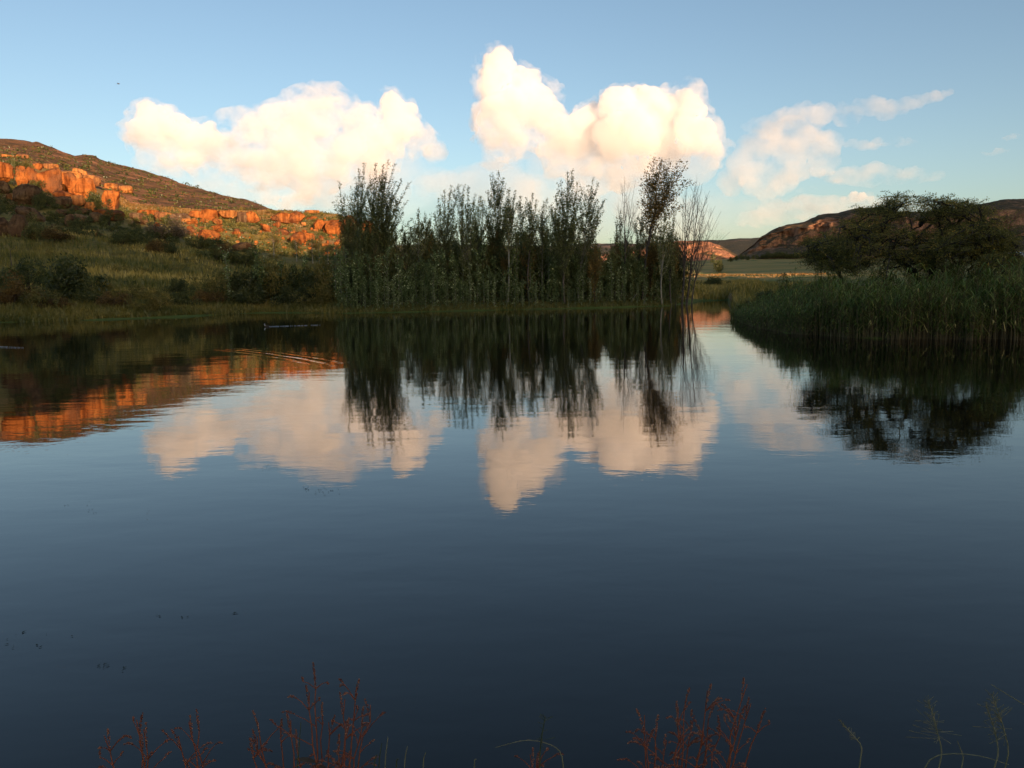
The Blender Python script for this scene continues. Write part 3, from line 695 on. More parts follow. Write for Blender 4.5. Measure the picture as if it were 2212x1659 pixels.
# smaller stones scattered over the lit slope
small = [rock_mesh('boulder', (1, .85, .75), m, 100 + k, sub=3, e=2.4 + .5 * (k % 4), rough=.2) for k, m in enumerate([ROCK, ROCK_PALE, ROCK, ROCK, ROCK_PALE, ROCK])]
rg = np.random.default_rng(5); n = 0
while n < 270:
    px = rg.uniform(395, 815); py = rg.uniform(456, 556)
    lo = np.interp(px, [395, 560, 700, 815], [508, 545, 562, 560]); hi = np.interp(px, [395, 740, 815], [470, 468, 515])
    if not hi < py < lo: continue
    p = hit(px, py)
    if p is None or np.hypot(p[0], p[1]) > 320: continue
    w = min(24, 3 + rg.gamma(1.5, 3.2)) * mpp(p)
    o = obj('boulder', small[n % 6], loc=p); o.scale = (w * rg.uniform(.8, 1.4), w, w * rg.uniform(.7, 1.2)); o.rotation_euler = (0, 0, rg.uniform(0, 6))
    tag(o, ('tiny', 'small', 'medium')[int(w / mpp(p) > 5) + int(w / mpp(p) > 10)] + (' pale' if n % 6 in (1, 4) else ' orange') + ' stone on the slope by ' + near(px, LIT_REF), 'boulder', 'small stones on the sunlit slope'); n += 1

# ------------------------------------------------------------------ foliage builders
def leaf_quads(mb, P, size, rg, aspect=0.55, shade=None, up=0.0, tdir=None):
    n = len(P); t = rg.normal(size=(n, 3)); t[:, 2] += up
    if tdir is not None: t = t * 0.6 + tdir
    t /= np.linalg.norm(t, axis=1)[:, None]
    q = rg.normal(size=(n, 3)); b = np.cross(t, q); b /= np.linalg.norm(b, axis=1)[:, None] + 1e-9
    s = size * rg.uniform(.7, 1.35, (n, 1)); w = s * aspect * .5; c = P
    v = np.stack([c - t * s * .5, c + b * w, c + t * s * .5, c - b * w], 1).reshape(-1, 3)
    f = np.arange(4 * n).reshape(-1, 4)
    sh = rg.uniform(0, 1, n) if shade is None else np.clip(shade + rg.normal(0, .16, n), 0, 1)
    mb.add(v, f, np.repeat(sh, 4))
def bush_meshes(name, seed, n, leaf, fm, sm, lobes=11, stems=6, squash=0.75, airy=0.36):
    rg = np.random.default_rng(seed); mb = MB(); st = MB()
    cs = rg.normal(size=(lobes, 3)) * np.array([.5, .5, .26]); cs[:, 2] = np.abs(cs[:, 2]) + .28; rs = rg.uniform(.16, .46, lobes)
    li = rg.choice(lobes, n, p=rs ** 2 / (rs ** 2).sum())
    d = rg.normal(size=(n, 3)); d /= np.linalg.norm(d, axis=1)[:, None]
    rr = rg.uniform(1 - airy * 2.2, 1.0 + airy * .5, n).clip(.2) ** .6
    P = cs[li] + d * (rs[li] * rr)[:, None]
    P += fbm(P * 3 + seed, 3, seed)[:, None] * d * .18
    P = P[P[:, 2] > 0.02]
    leaf_quads(mb, P * np.array([1, 1, squash / .75]), leaf, rg, shade=.5 + .6 * fbm(P * 2.2 + seed, 3, seed + 2))
    for k in range(stems):
        e = cs[k % lobes] * np.array([.9, .9, 1]); tube(st, [(e[0] * .05, e[1] * .05, -.08), (e[0] * .4, e[1] * .4, e[2] * .5), tuple(e)], [.03, .022, .008], 4)
    return mb.mesh('foliage', fm), st.mesh('stem', sm)
BARK_DARK = plain_material('dark_bark', (0.035, 0.027, 0.02), (0.075, 0.06, 0.045), 8, stretch=(4, 4, .7))
BARK_PALE = plain_material('pale_poplar_bark', (0.22, 0.19, 0.14), (0.42, 0.38, 0.30), 6, stretch=(1, 1, .5))
BARK_DEAD = plain_material('dead_bark', (0.06, 0.048, 0.04), (0.16, 0.13, 0.105), 8, stretch=(3, 3, .5))
LEAF_DARK = leaf_material('shrub_leaf_dark', [(0, (0.012, 0.017, 0.006)), (.5, (0.028, 0.034, 0.011)), (1, (0.06, 0.058, 0.018))])
LEAF_OLIVE = leaf_material('shrub_leaf_olive', [(0, (0.03, 0.032, 0.01)), (.5, (0.06, 0.055, 0.016)), (1, (0.11, 0.085, 0.025))])
LEAF_RUST = leaf_material('shrub_leaf_rust', [(0, (0.025, 0.016, 0.006)), (.5, (0.055, 0.034, 0.011)), (1, (0.10, 0.06, 0.017))])
LEAF_GREY = leaf_material('brush_grey', [(0, (0.035, 0.028, 0.024)), (.5, (0.065, 0.05, 0.042)), (1, (0.10, 0.08, 0.065))])
def bush_proto(kind, seed, n, leaf, fm, **kw):
    fo, st = bush_meshes('bush', seed, n, leaf, fm, BARK_DARK, **kw)
    return fo, st
BUSH = {}
for kind, fm in (('dark', LEAF_DARK), ('olive', LEAF_OLIVE), ('rust', LEAF_RUST), ('grey', LEAF_GREY)):
    BUSH[kind] = [bush_proto(kind, 200 + 10 * k + len(kind), 3400, .085, fm) for k in range(3)]
    BUSH[kind + '_s'] = [bush_proto(kind, 300 + 10 * k + len(kind), 420, .2, fm, stems=3) for k in range(3)]
nb = 0
def bush(kind, cx, base, w, h, label, group='shrubs', name='shrub', cat='shrub', bvs=(BV_G, BV_L), d=None):
    global nb
    p = hit(cx, base, bvs) if d is None else on_ground(cx, d)
    if p is None: return None
    k = mpp(p); fo, st = BUSH[kind][nb % len(BUSH[kind])]; nb += 1
    e = empty(name, p, label, cat, group); e.rotation_euler = (0, 0, nb * 2.4)
    g = 1.0 if kind.endswith('_s') else 1.22
    s = k * w * g / 1.75; e.scale = (s, s, k * h * g / 1.05)
    obj('foliage', fo, e); obj('stem', st, e)
    return e
BK = 'shrubs on the far bank'
for a in [('dark', 66, 640, 76, 62, 'tall dark shrub mass on the bank by the bare stick'), ('dark', 158, 652, 98, 80, 'widest dark shrub on the bank below the meadow'),
          ('rust', 30, 668, 74, 48, 'low reddish shrub at the waterside grass'), ('olive', 97, 670, 62, 40, 'low olive shrub in front of the widest bank shrub'),
          ('dark', 378, 642, 38, 34, 'small upright shrub at the edge of the bare earth'), ('olive', 330, 677, 52, 38, 'bushy olive shrub near the water under the earth bank'),
          ('rust', 250, 668, 60, 30, 'rusty low shrub on the earth bank'), ('rust', 430, 662, 60, 28, 'rusty low growth on the bare earth slope'),
          ('olive', 215, 640, 50, 30, 'olive shrub at the lip of the bank next to the widest shrub'),
          ('dark', 8, 652, 60, 52, 'dark shrub between the low reddish shrub and the tall mass'), ('dark', 112, 655, 60, 44, 'dark shrub linking the tall mass to the widest shrub'), ('dark', 200, 662, 54, 34, 'low dark shrub under the lip of the bank'),
          ('olive', 285, 655, 56, 30, 'olive shrub hugging the bare earth bank'), ('dark', 395, 668, 56, 32, 'low dark shrub near the water below the small upright one'), ('dark', 455, 656, 50, 36, 'dark shrub leading to the waterside thicket'),
          ('olive', 440, 640, 44, 26, 'small olive shrub above the bare earth'), ('rust', 140, 672, 50, 24, 'brownish low shrub at the grass rim')]:
    bush(*a, BK)
for k, (cx, w, h) in enumerate([(492, 60, 52), (525, 62, 60), (560, 64, 62), (596, 62, 66), (632, 62, 64), (668, 66, 66), (705, 66, 68), (545, 60, 34), (620, 60, 36), (690, 60, 34)]):
    bush('dark' if k % 3 else 'olive', cx, 664 if k > 6 else 658, w, h, ('olive' if k % 3 == 0 else 'dark') + (' low front' if k > 6 else ' tall') + ' shrub of the waterside thicket ' + ('at its meadow end', 'below the tall silvery sapling', 'joining the poplars')[0 if cx < 530 else 1 if cx < 625 else 2], 'shrubs of the waterside thicket')
MD = 'shrubs dotted over the meadow'
for a in [('olive_s', 112, 555, 20, 14), ('olive_s', 167, 561, 16, 8), ('olive_s', 252, 588, 28, 17), ('olive_s', 316, 592, 34, 14), ('olive_s', 378, 587, 32, 15), ('olive_s', 445, 585, 16, 9),
          ('olive_s', 60, 575, 22, 10), ('dark_s', 205, 610, 26, 14), ('olive_s', 420, 610, 30, 12), ('dark_s', 290, 615, 24, 12), ('olive_s', 395, 565, 30, 8), ('olive_s', 265, 552, 24, 7)]:
    bush(*a, 'small olive shrub tuft in the open meadow grass', MD)
bush('rust', 342, 547, 40, 24, 'round rust orange shrub alone at the top of the meadow', MD)
bush('dark', 375, 549, 30, 20, 'dark shrub beside the round rust orange shrub', MD)
SL = 'dark shrubs between the boulders'
for k, a in enumerate([('dark', 74, 519, 42, 36, 'black green round shrub beside the big round grey brown boulder'),
          ('dark', 102, 449, 32, 28, 'dark shrub between the large brown boulder and the shaded one'), ('dark', 203, 453, 40, 32, 'dark shrub against the massive square red boulder'),
          ('dark', 236, 487, 32, 26, 'dark shrub under the end of the whaleback boulder'), ('dark', 180, 497, 36, 20, 'dark shrub under the leaning reddish boulder'),
          ('dark', 72, 409, 32, 16, 'dark shrub at the foot of the narrow cliff block'), ('dark', 31, 402, 16, 40, 'tall dark shrub filling the cleft between cliffs'),
          ('dark', 28, 364, 30, 14, 'dark shrub crowning the cleft between cliffs'), ('olive', 52, 364, 30, 12, 'olive shrub on top of the blocky cliff head'),
          ('grey', 380, 517, 66, 32, 'wide grey brown brush below the standing stone pillar'), ('dark', 430, 538, 44, 22, 'dark hedge shrub below the wide cracked boulder'),
          ('dark', 468, 540, 48, 22, 'second dark hedge shrub below the wide cracked boulder'), ('rust', 120, 520, 60, 20, 'brown flat brush above the meadow by the black green shrub'),
          ('dark', 262, 530, 44, 24, 'dark shrub at the upper meadow edge'), ('dark', 300, 525, 46, 26, 'broad dark shrub at the upper meadow edge'),
          ('dark', 470, 566, 56, 22, 'long dark shrub where meadow meets rocky slope'), ('dark', 528, 575, 50, 28, 'dark shrub near the young poplar on the meadow'),
          ('rust', 495, 560, 34, 30, 'brown leaved shrub where meadow meets rocky slope')]):
    bush(*a, SL)
rg = np.random.default_rng(15); n = 0
while n < 290:
    px = rg.uniform(-10, 815); lo = np.interp(px, [0, 130, 300, 470, 600, 815], [470, 505, 528, 545, 560, 575]); hi = np.interp(px, [0, 200, 300, 740, 815], [408, 438, 466, 458, 512])
    py = rg.uniform(hi, lo)
    if px < 270 and rg.random() < .35: py = rg.uniform(440, lo)
    p = hit(px, py)
    if p is None or np.hypot(p[0], p[1]) > 330: continue
    lit = px > 395
    bush(('olive_s' if rg.random() < .6 else 'dark_s') if lit else 'dark_s', px, py, rg.uniform(8, 20) if lit else rg.uniform(12, 28), rg.uniform(5, 11) if lit else rg.uniform(8, 17),
         ('small shrub among sunlit stones by ' + near(px, LIT_REF)) if lit else ('small dark shrub in shade by ' + near(px, SHADE_REF)), 'shrubs among the sunlit stones' if lit else 'shrubs among the shaded boulders'); n += 1
for px, py, w, h in [(671, 449, 14, 8), (722, 448, 16, 8), (612, 452, 12, 5), (590, 462, 16, 9), (700, 452, 18, 6), (640, 462, 18, 7), (735, 458, 24, 10), (520, 455, 14, 8)]:
    bush('olive_s', px, py, w, h, 'rounded shrub on the rocky ridge crest', 'shrubs on the ridge crest')
# scrub on the brown hill, far too many and small to count
sc = MB(); rg = np.random.default_rng(25); n = 0
while n < 700:
    px = rg.uniform(-20, 600); py = rg.uniform(318, 465); p = hit(px, py, (BV_L,))
    if p is None or p[2] < 8: continue
    if np.hypot(p[0], p[1]) < 325: continue
    q = p + rg.normal(size=(10, 3)) * np.array([1, 1, .35]) * rg.uniform(.3, .9); q[:, 2] = np.maximum(q[:, 2], p[2] - .1) + .3
    leaf_quads(sc, q, rg.uniform(.4, .8), rg, .8, shade=rg.uniform(.1, .7)); n += 1
for px in np.arange(-20, 480, 1.5):            # the fuzzy skyline
    if rg.random() < .45:
        py = np.interp(px, [c[0] for c in crestL], [c[1] for c in crestL]); d = np.interp(px, [c[0] for c in crestL], [c[2] for c in crestL])
        p = on_ground(px, d + rg.uniform(-6, 3)); k = rg.uniform(.25, .8) if rg.random() < .95 else 1.4
        q = p + rg.normal(size=(14, 3)) * np.array([.7, .7, .5]) * k + np.array([0, 0, k * .5]); leaf_quads(sc, q, .8 * k, rg, .8, shade=.25)
o = obj('hillside_scrub', sc.mesh('hillside_scrub', LEAF_DARK)); setting(o, 'stuff'); o['label'] = 'sparse dark scrub dotted over the brown hill'

sc = MB(); rg = np.random.default_rng(35); n = 0
while n < 2600:
    px = rg.uniform(262, 830); d = rg.uniform(150, 300); lim = np.interp(px, [262, 400, 600, 830], [225, 165, 160, 160])
    if d < lim: continue
    if px < 620 and 246 < d < 318 and rg.random() < .85: continue
    p = on_ground(px, d)
    if vnoise(np.array([p * .07]), 6)[0] < -.25: continue
    k = rg.uniform(.25, .75); q = p + rg.normal(size=(16, 3)) * np.array([1, 1, .45]) * k; q[:, 2] = np.maximum(q[:, 2], p[2]) + .15
    leaf_quads(sc, q, .42 * k + .08, rg, .7, shade=rg.uniform(.2, .8)); n += 1
o = obj('ridge_scrub', sc.mesh('ridge_scrub', LEAF_DARK)); setting(o, 'stuff'); o['label'] = 'low olive scrub covering the sunlit rocky ridge'

# gum trees at the foot of the rocky slope
def gum_meshes(seed, n=1500, fm=LEAF_OLIVE):
    rg = np.random.default_rng(seed); mb = MB(); tr = MB()
    tube(tr, [(0, 0, -.03), (.01, 0, .3), (rg.normal() * .02, 0, .7), (0, 0, .93)], [.022, .017, .01, .004], 6)
    for k in range(18):
        z = rg.uniform(.3, .95); a = rg.uniform(0, 6.3); r = rg.uniform(.08, .22) * (1.15 - abs(z - .55))
        c = np.array([math.cos(a) * r, math.sin(a) * r, z]); tube(tr, [(0, 0, z - .12), tuple(c)], [.008, .003], 4)
        m = n // 18; P = c + rg.normal(size=(m, 3)) * np.array([.06, .06, .055]); leaf_quads(mb, P, .035, rg, .5, shade=rg.uniform(.1, .8), up=-.6)
    return mb.mesh('crown', fm), tr.mesh('trunk', BARK_PALE)
GUMS = [gum_meshes(401), gum_meshes(402, fm=LEAF_DARK), gum_meshes(403, fm=LEAF_DARK)]
FAR_TREES = [bush_meshes('crown', 430 + k, 2200, .10, LEAF_DARK, BARK_DARK, lobes=9, stems=3) for k in range(3)]
def far_tree(px, base, w, h, label, k, group, bvs):
    p = hit(px, base, bvs)
    if p is None: return
    m = mpp(p); e = empty('field_tree', p, label, 'tree', group); e.scale = (m * w / 1.7, m * w / 1.7, m * h / 1.05); e.rotation_euler = (0, 0, px)
    obj('crown', FAR_TREES[k % 3][0], e); obj('trunk', FAR_TREES[k % 3][1], e)
def gum(px, base, w, h, label, k=0, group='gum trees at the foot of the rocky slope', name='gum_tree', bvs=(BV_G, BV_L)):
    p = hit(px, base, bvs)
    if p is None: return
    m = mpp(p); e = empty(name, p, label, 'tree', group); e.scale = (m * w / .5, m * w / .5, m * h / .98); e.rotation_euler = (0, 0, px)
    obj('crown', GUMS[k][0], e); obj('trunk', GUMS[k][1], e)
gum(592, 557, 28, 52, 'brownish gum tree set apart from the dark ones', 0)
gum(641, 565, 24, 46, 'slim dark gum tree under the pointed orange boulder', 1)
gum(676, 569, 24, 54, 'tall dark gum tree showing a pale trunk', 2)
gum(690, 569, 24, 50, 'olive gum tree touching the tall dark one', 0)
gum(709, 573, 26, 42, 'dark gum tree beside the cracked dome boulder', 1)
gum(727, 574, 24, 44, 'dark gum tree half behind the first poplars', 2)
gum(748, 576, 28, 48, 'dark gum tree behind the first poplar trunks', 1)
# ------------------------------------------------------------------ poplar grove
LEAF_POP = leaf_material('poplar_leaf', [(0, (0.022, 0.03, 0.012)), (.5, (0.05, 0.06, 0.022)), (.85, (0.095, 0.10, 0.05)), (1, (0.18, 0.18, 0.12))], trans=.35, gain=(3.6, 3.2, 2.5))
LEAF_POPY = leaf_material('poplar_leaf_yellowing', [(0, (0.035, 0.03, 0.012)), (.5, (0.085, 0.06, 0.02)), (1, (0.2, 0.12, 0.035))], trans=.35)
LEAF_SAP = leaf_material('poplar_sapling_leaf', [(0, (0.016, 0.024, 0.009)), (.55, (0.036, 0.048, 0.018)), (.88, (0.07, 0.085, 0.042)), (1, (0.2, 0.21, 0.15))], trans=.35, gain=(4.4, 4.2, 3.3))
def bez(a, b, c, n):
    t = np.linspace(0, 1, n)[:, None]; return (1 - t) ** 2 * a + 2 * t * (1 - t) * b + t * t * c
def poplar_geo(rg, tops, hgt, split, r0, dens, leaf, bare=False, clump=False, side=1.0, lowleaf=.3, spread=.105):
    """tops: points relative to the base. Returns trunk mesh builder, crown mesh builder."""
    tr, cr = MB(), MB()
    tops = [np.asarray(t, float) for t in tops]; mean = np.mean(tops, 0)
    fork = np.array([mean[0] * split * .6, mean[1] * split, hgt * split])
    sway = rg.normal(size=3) * np.array([.25, .2, 0])
    trunk = bez(np.array([0, 0, -.4]), fork * .5 + sway, fork, 7); tube(tr, trunk, np.linspace(r0, r0 * .72, 7), 6)
    def brush(pts, n, sd):
        m = max(3, int(n)); t = rg.uniform(.12, 1, m); i = t * (len(pts) - 1); k = np.floor(i).astype(int).clip(0, len(pts) - 2); fr = (i - k)[:, None]
        P = pts[k] * (1 - fr) + pts[k + 1] * fr
        if clump:
            c = rg.integers(0, max(2, m // 9), m); off = rg.normal(size=(m // 9 + 2, 3)) * .16; P = P + off[c]
        P = P + rg.normal(size=(m, 3)) * np.array([sd, sd, sd * .8])
        leaf_quads(cr, P, leaf, rg, .75, shade=rg.uniform(.25, .6), up=.3)
    for ti, T in enumerate(tops):
        st = trunk[rg.integers(3, 7)] if len(tops) > 1 else fork
        L = T - st; ln = np.linalg.norm(L)
        ctl = st + L * .5 + np.array([-L[0] * .18, -L[1] * .2, ln * .05]) + rg.normal(size=3) * .12
        lead = bez(st, ctl, T, 12); rr = r0 * .62 / math.sqrt(len(tops)) * 1.25
        tube(tr, lead, np.linspace(rr, .008, 12), 5)
        if not bare: brush(lead[4:], ln * dens * .8, .075)
        nside = int(ln * (2.2 if not bare else 2.2) * side)
        for k in range(nside):
            t = rg.uniform(.1, .95); i = int(t * 10); s = lead[i]; a = rg.uniform(0, 2 * math.pi)
            bl = (1 - t) * ln * rg.uniform(.25, .5) + rg.uniform(.4, .9)
            o = np.array([math.cos(a), math.sin(a), 0]) * bl * rg.uniform(.2, .5)
            e = s + o + np.array([0, 0, bl * .85]) + L / ln * .1
            br = bez(s, s + o * .75 + np.array([0, 0, bl * .28]), e, 7)
            tube(tr, br, np.linspace(rr * (1 - t) * .45 + .008, .004, 7), 4)
            if not bare: brush(br, bl * dens, spread)
            else:
                for q in range(3):
                    s2 = br[rg.integers(2, 6)]; o2 = rg.normal(size=3) * np.array([.3, .3, .1]) + np.array([0, 0, rg.uniform(.3, .8)])
                    tube(tr, bez(s2, s2 + o2 * np.array([.7, .7, .4]), s2 + o2, 4), np.linspace(.007, .003, 4), 3)
    if not bare and lowleaf > 0:          # thin side shoots along the lower trunk
        for k in range(int(hgt * split * 4 * lowleaf)):
            t = rg.uniform(.15, 1); s = trunk[int(t * 6)]; a = rg.uniform(0, 6.3); bl = rg.uniform(.5, 1.3)
            e = s + np.array([math.cos(a) * bl * .6, math.sin(a) * bl * .6, bl * .8]); br = bez(s, s + (e - s) * np.array([.7, .7, .3]), e, 5)
            tube(tr, br, np.linspace(.014, .004, 5), 3); brush(br, bl * dens * .7, spread)
    return tr, cr
GROVE = 'poplars of the waterside grove'
def poplar(bpx, d, tops, split, label, seed, dens=60, leaf=.10, bare=False, lm=None, bark=None, r0=.085, group=GROVE, z0=None, **kw):
    rg = np.random.default_rng(seed); p = on_ground(bpx, d)
    if z0 is not None: p[2] = z0
    T = []
    for (tx, ty) in tops:
        q = at(tx, ty, d + rg.uniform(-.9, .9)); T.append(q - p)
    if not bare and not kw.get('clump'):  # lesser leaders between the tall ones
        for (tx, ty) in list(tops):
            for _ in range(1): T.append(at(tx + rg.normal() * 11, ty + rg.uniform(35, 90), d + rg.uniform(-1.1, 1.1)) - p)
    hgt = max(t[2] for t in T)
    tr, cr = poplar_geo(rg, T, hgt, split, r0 * (hgt / 11) ** .7, dens, leaf, bare, **kw)
    e = empty('dead_tree' if bare else 'poplar_tree', p, label, 'tree', group)
    obj('trunk', tr.mesh('trunk', bark or (BARK_DEAD if bare or seed % 3 else BARK_PALE)), e)
    if not bare: obj('crown', cr.mesh('crown', lm or LEAF_POP), e)
    return e
P_ = [
 (752, 70, [(733, 392), (745, 418), (757, 440), (738, 470)], .4, 'poplar with a crooked branch reaching out towards the orange boulders'),
 (768, 72, [(776, 368), (787, 350), (766, 425), (797, 400), (758, 450)], .28, 'tall thin poplar beside the vase shaped one'),
 (803, 69, [(811, 352), (829, 354), (840, 345), (853, 353), (868, 388), (886, 394), (881, 432), (800, 392), (892, 470), (872, 455)], .2, 'wide vase shaped poplar, the fullest of the grove'),
 (838, 74, [(822, 450), (835, 440), (858, 446)], .5, 'mid height poplar hidden behind the vase shaped one'),
 (903, 68, [(904, 452), (896, 478)], .55, 'low thin poplar spire in the dip beyond the vase shaped poplar'),
 (916, 69, [(918, 460), (930, 474)], .55, 'forked low poplar in the dip before the dense clump'),
 (962, 70, [(947, 428), (960, 410), (975, 399), (993, 398), (938, 462)], .25, 'bushy poplar opening the dense middle clump'),
 (1000, 67, [(1003, 398), (1012, 402), (1026, 418), (1018, 440)], .3, 'dense poplar in the middle clump next to the bushy one'),
 (1030, 72, [(1043, 430), (1022, 436), (1036, 423)], .45, 'darker poplar closing the dense middle clump'),
 (1074, 69, [(1054, 410), (1063, 372), (1077, 371), (1088, 383), (1046, 450), (1098, 430)], .3, 'tall three spired poplar in the middle of the grove'),
 (1096, 66, [(1099, 408), (1106, 424), (1114, 412)], .5, 'poplar with a straight pale trunk next to the three spired one'),
 (1127, 73, [(1124, 423), (1131, 455)], .5, 'single thin poplar spire behind the straight pale trunk'),
 (1143, 67, [(1137, 437), (1151, 416), (1159, 431)], .5, 'slim poplar with a curved pale trunk standing free'),
 (1172, 68, [(1175, 437), (1181, 428), (1168, 460)], .52, 'slim poplar between the free standing one and the tall pair'),
 (1196, 74, [(1192, 440), (1201, 448)], .5, 'low poplar spires just before the tall pair'),
 (1222, 66, [(1212, 390), (1226, 370), (1237, 366), (1249, 393), (1256, 420), (1208, 430)], .32, 'tall feathery poplar of the pair near the dead trees'),
 (1250, 69, [(1283, 381), (1293, 394), (1305, 455), (1290, 430), (1308, 430)], .36, 'poplar leaning away from the tall feathery one'),
 (1338, 76, [(1340, 454), (1331, 480)], .5, 'low poplar at the foot of the bare topped tree'),
 (1380, 74, [(1385, 468), (1395, 461), (1372, 475)], .5, 'low bushy poplar beside the tallest clumped tree'),
 (1432, 70, [(1437, 459), (1428, 480)], .5, 'low poplar under the drooping limb of the tallest tree'),
 (1452, 71, [(1457, 463), (1447, 480), (1462, 500)], .5, 'last leafy poplar before the dead trees'),
]
for k, (b, d, tops, sp, lab) in enumerate(P_):
    poplar(b, d, tops, sp, lab, 500 + k, lm=LEAF_POP, dens=38 if len(tops) > 3 else 42, leaf=.095, spread=.07)
poplar(1388, 72, [(1412, 341), (1428, 344), (1446, 348), (1418, 372), (1466, 348), (1480, 358), (1494, 390), (1462, 415), (1480, 440)], .6,
       'tallest tree with clumped leaves on two spreading limbs', 560, lm=LEAF_POPY, clump=True, leaf=.13, dens=44, side=.7, bark=BARK_DEAD, r0=.1, lowleaf=.1)
DG = 'bare dead trees at the end of the grove'
poplar(1342, 71, [(1349, 381), (1343, 396), (1373, 390), (1384, 432)], .55, 'bare topped dead tree rising inside the grove', 570, bare=True, r0=.07, group=DG)
poplar(1473, 71.5, [(1483, 401), (1504, 392), (1476, 428), (1512, 394)], .5, 'straight dead tree at the waters edge with fine upright twigs', 571, bare=True, r0=.1, group=DG, z0=0.05)
poplar(1482, 72.5, [(1517, 396), (1533, 412), (1530, 440), (1545, 445)], .4, 'dead tree with many spreading bare limbs beside the straight one', 572, bare=True, r0=.1, group=DG, z0=0.0)
poplar(1494, 70.5, [(1558, 456), (1540, 470), (1578, 500), (1512, 480)], .42, 'leaning dead tree standing in the shallow water', 573, bare=True, r0=.075, group=DG, z0=-.25)
# mid height trees filling the grove, copies of six
mids = []
for k in range(6):
    rg = np.random.default_rng(600 + k); hh = 7.0
    T = [np.array([rg.normal() * .6, rg.normal() * .4, hh * rg.uniform(.8, 1)]) for _ in range(3)]
    tr, cr = poplar_geo(rg, T, hh, .3, .055, 66, .105, lowleaf=1.8, spread=.14)
    mids.append((tr.mesh('trunk', BARK_DEAD if k % 2 else BARK_DARK), cr.mesh('crown', LEAF_POP if k % 3 else LEAF_POPY)))
rg = np.random.default_rng(61)
for n in range(92):
    px = 742 + (1462 - 742) * (n + rg.uniform(0, 1)) / 92; d = rg.uniform(66, 80) + (4 if px > 1330 else 0); top = rg.uniform(488, 572) + (20 if px > 1290 else 0)
    p = on_ground(px, d); hh = at(px, top, d)[2] - p[2]; tr, cr = mids[n % 6]
    e = empty('poplar_tree', p, ('rusty leaved' if n % 6 in (0, 3) else 'green') + ' half height poplar in the shady grove by ' + near(px, GROVE_REF), 'tree', 'half height poplars inside the grove'); s = hh / 6.6
    e.scale = (s * 1.1, s * 1.1, s); e.rotation_euler = (0, 0, rg.uniform(0, 6.3)); obj('trunk', tr, e); obj('crown', cr, e)
# young suckers along the front
saps = []
for k in range(7):
    rg = np.random.default_rng(640 + k); hh = 3.0
    tr, cr = MB(), MB(); ld = bez(np.array([0, 0, -.1]), np.array([rg.normal() * .15, rg.normal() * .15, 1.5]), np.array([rg.normal() * .1, 0, hh]), 9); tube(tr, ld, np.linspace(.022, .005, 9), 5)
    for q in range(26):
        i = rg.integers(0, 8); s = ld[i]; a = rg.uniform(0, 6.3); bl = rg.uniform(.25, .7)
        e = s + np.array([math.cos(a) * .45, math.sin(a) * .45, .9]) * bl; tube(tr, [s, (s + e) / 2 + .02, e], [.008, .006, .003], 3)
        t = rg.uniform(0, 1, (16, 1)); leaf_quads(cr, s + (e - s) * t + rg.normal(size=(16, 3)) * .06, .095, rg, .8, shade=rg.uniform(.3, .75))
    t = rg.uniform(.1, 1, 80); leaf_quads(cr, np.stack([np.interp(t, np.linspace(0, 1, 9), ld[:, j]) for j in range(3)], 1) + rg.normal(size=(80, 3)) * .07, .095, rg, .8, shade=.5)
    saps.append((tr.mesh('trunk', BARK_PALE if k % 3 == 0 else BARK_DARK), cr.mesh('crown', LEAF_SAP)))
rg = np.random.default_rng(66)
def sapling(px, d, hh, label, group):
    p = on_ground(px, d); tr, cr = saps[int(rg.integers(0, 7))]
    e = empty('poplar_sapling', p, label, 'sapling', group); e.scale = (hh / 3 * rg.uniform(.85, 1.2),) * 2 + (hh / 3,); e.rotation_euler = (0, 0, rg.uniform(0, 6.3)); obj('trunk', tr, e); obj('crown', cr, e)
for n in range(150):
    px = 726 + (1462 - 726) * (n + rg.uniform(0, 1)) / 150; sh = np.interp(px, cpx, CT[:, 1, 0]); row = n % 3
    d = sh + (.7, 2.2, 4.4)[row] + rg.uniform(-.3, .8); sapling(px, d, (1.9, 2.9, 3.9)[row] * rg.uniform(.65, 1.25), ('knee high', 'head high', 'tallish')[row] + ' young poplar sucker at the grove front before ' + near(px, GROVE_REF), 'young suckers along the front of the grove')
for px, d, hh, lab in [(560, 70, 5.2, 'tall silvery young poplar standing above the waterside thicket'), (490, 70, 4.4, 'thin young poplar at the start of the waterside thicket'), (660, 69, 4.0, 'young poplar rising from the thicket before the grove'),
                  (610, 70, 3.6, 'young poplar in the middle of the waterside thicket'), (575, 71, 4.0, 'young poplar beside the tall silvery one'), (640, 70, 3.2, 'short young poplar in the thicket'), (700, 68, 4.2, 'young poplar between thicket and grove'), (722, 66, 4.4, 'young poplar starting the grove')]:
    sapling(px, d, hh, lab, 'young poplars over the thicket')
# dark understorey so the grove is not see-through
for n in range(30):
    px = 738 + (1455 - 738) * (n + .5) / 30; d = np.interp(px, cpx, CT[:, 1, 0]) + rg.uniform(6, 9)
    bush('dark', px, 0, 56, rg.uniform(60, 100), 'dark undergrowth shrub in the shade behind ' + near(px, GROVE_REF), 'undergrowth inside the grove', d=d)
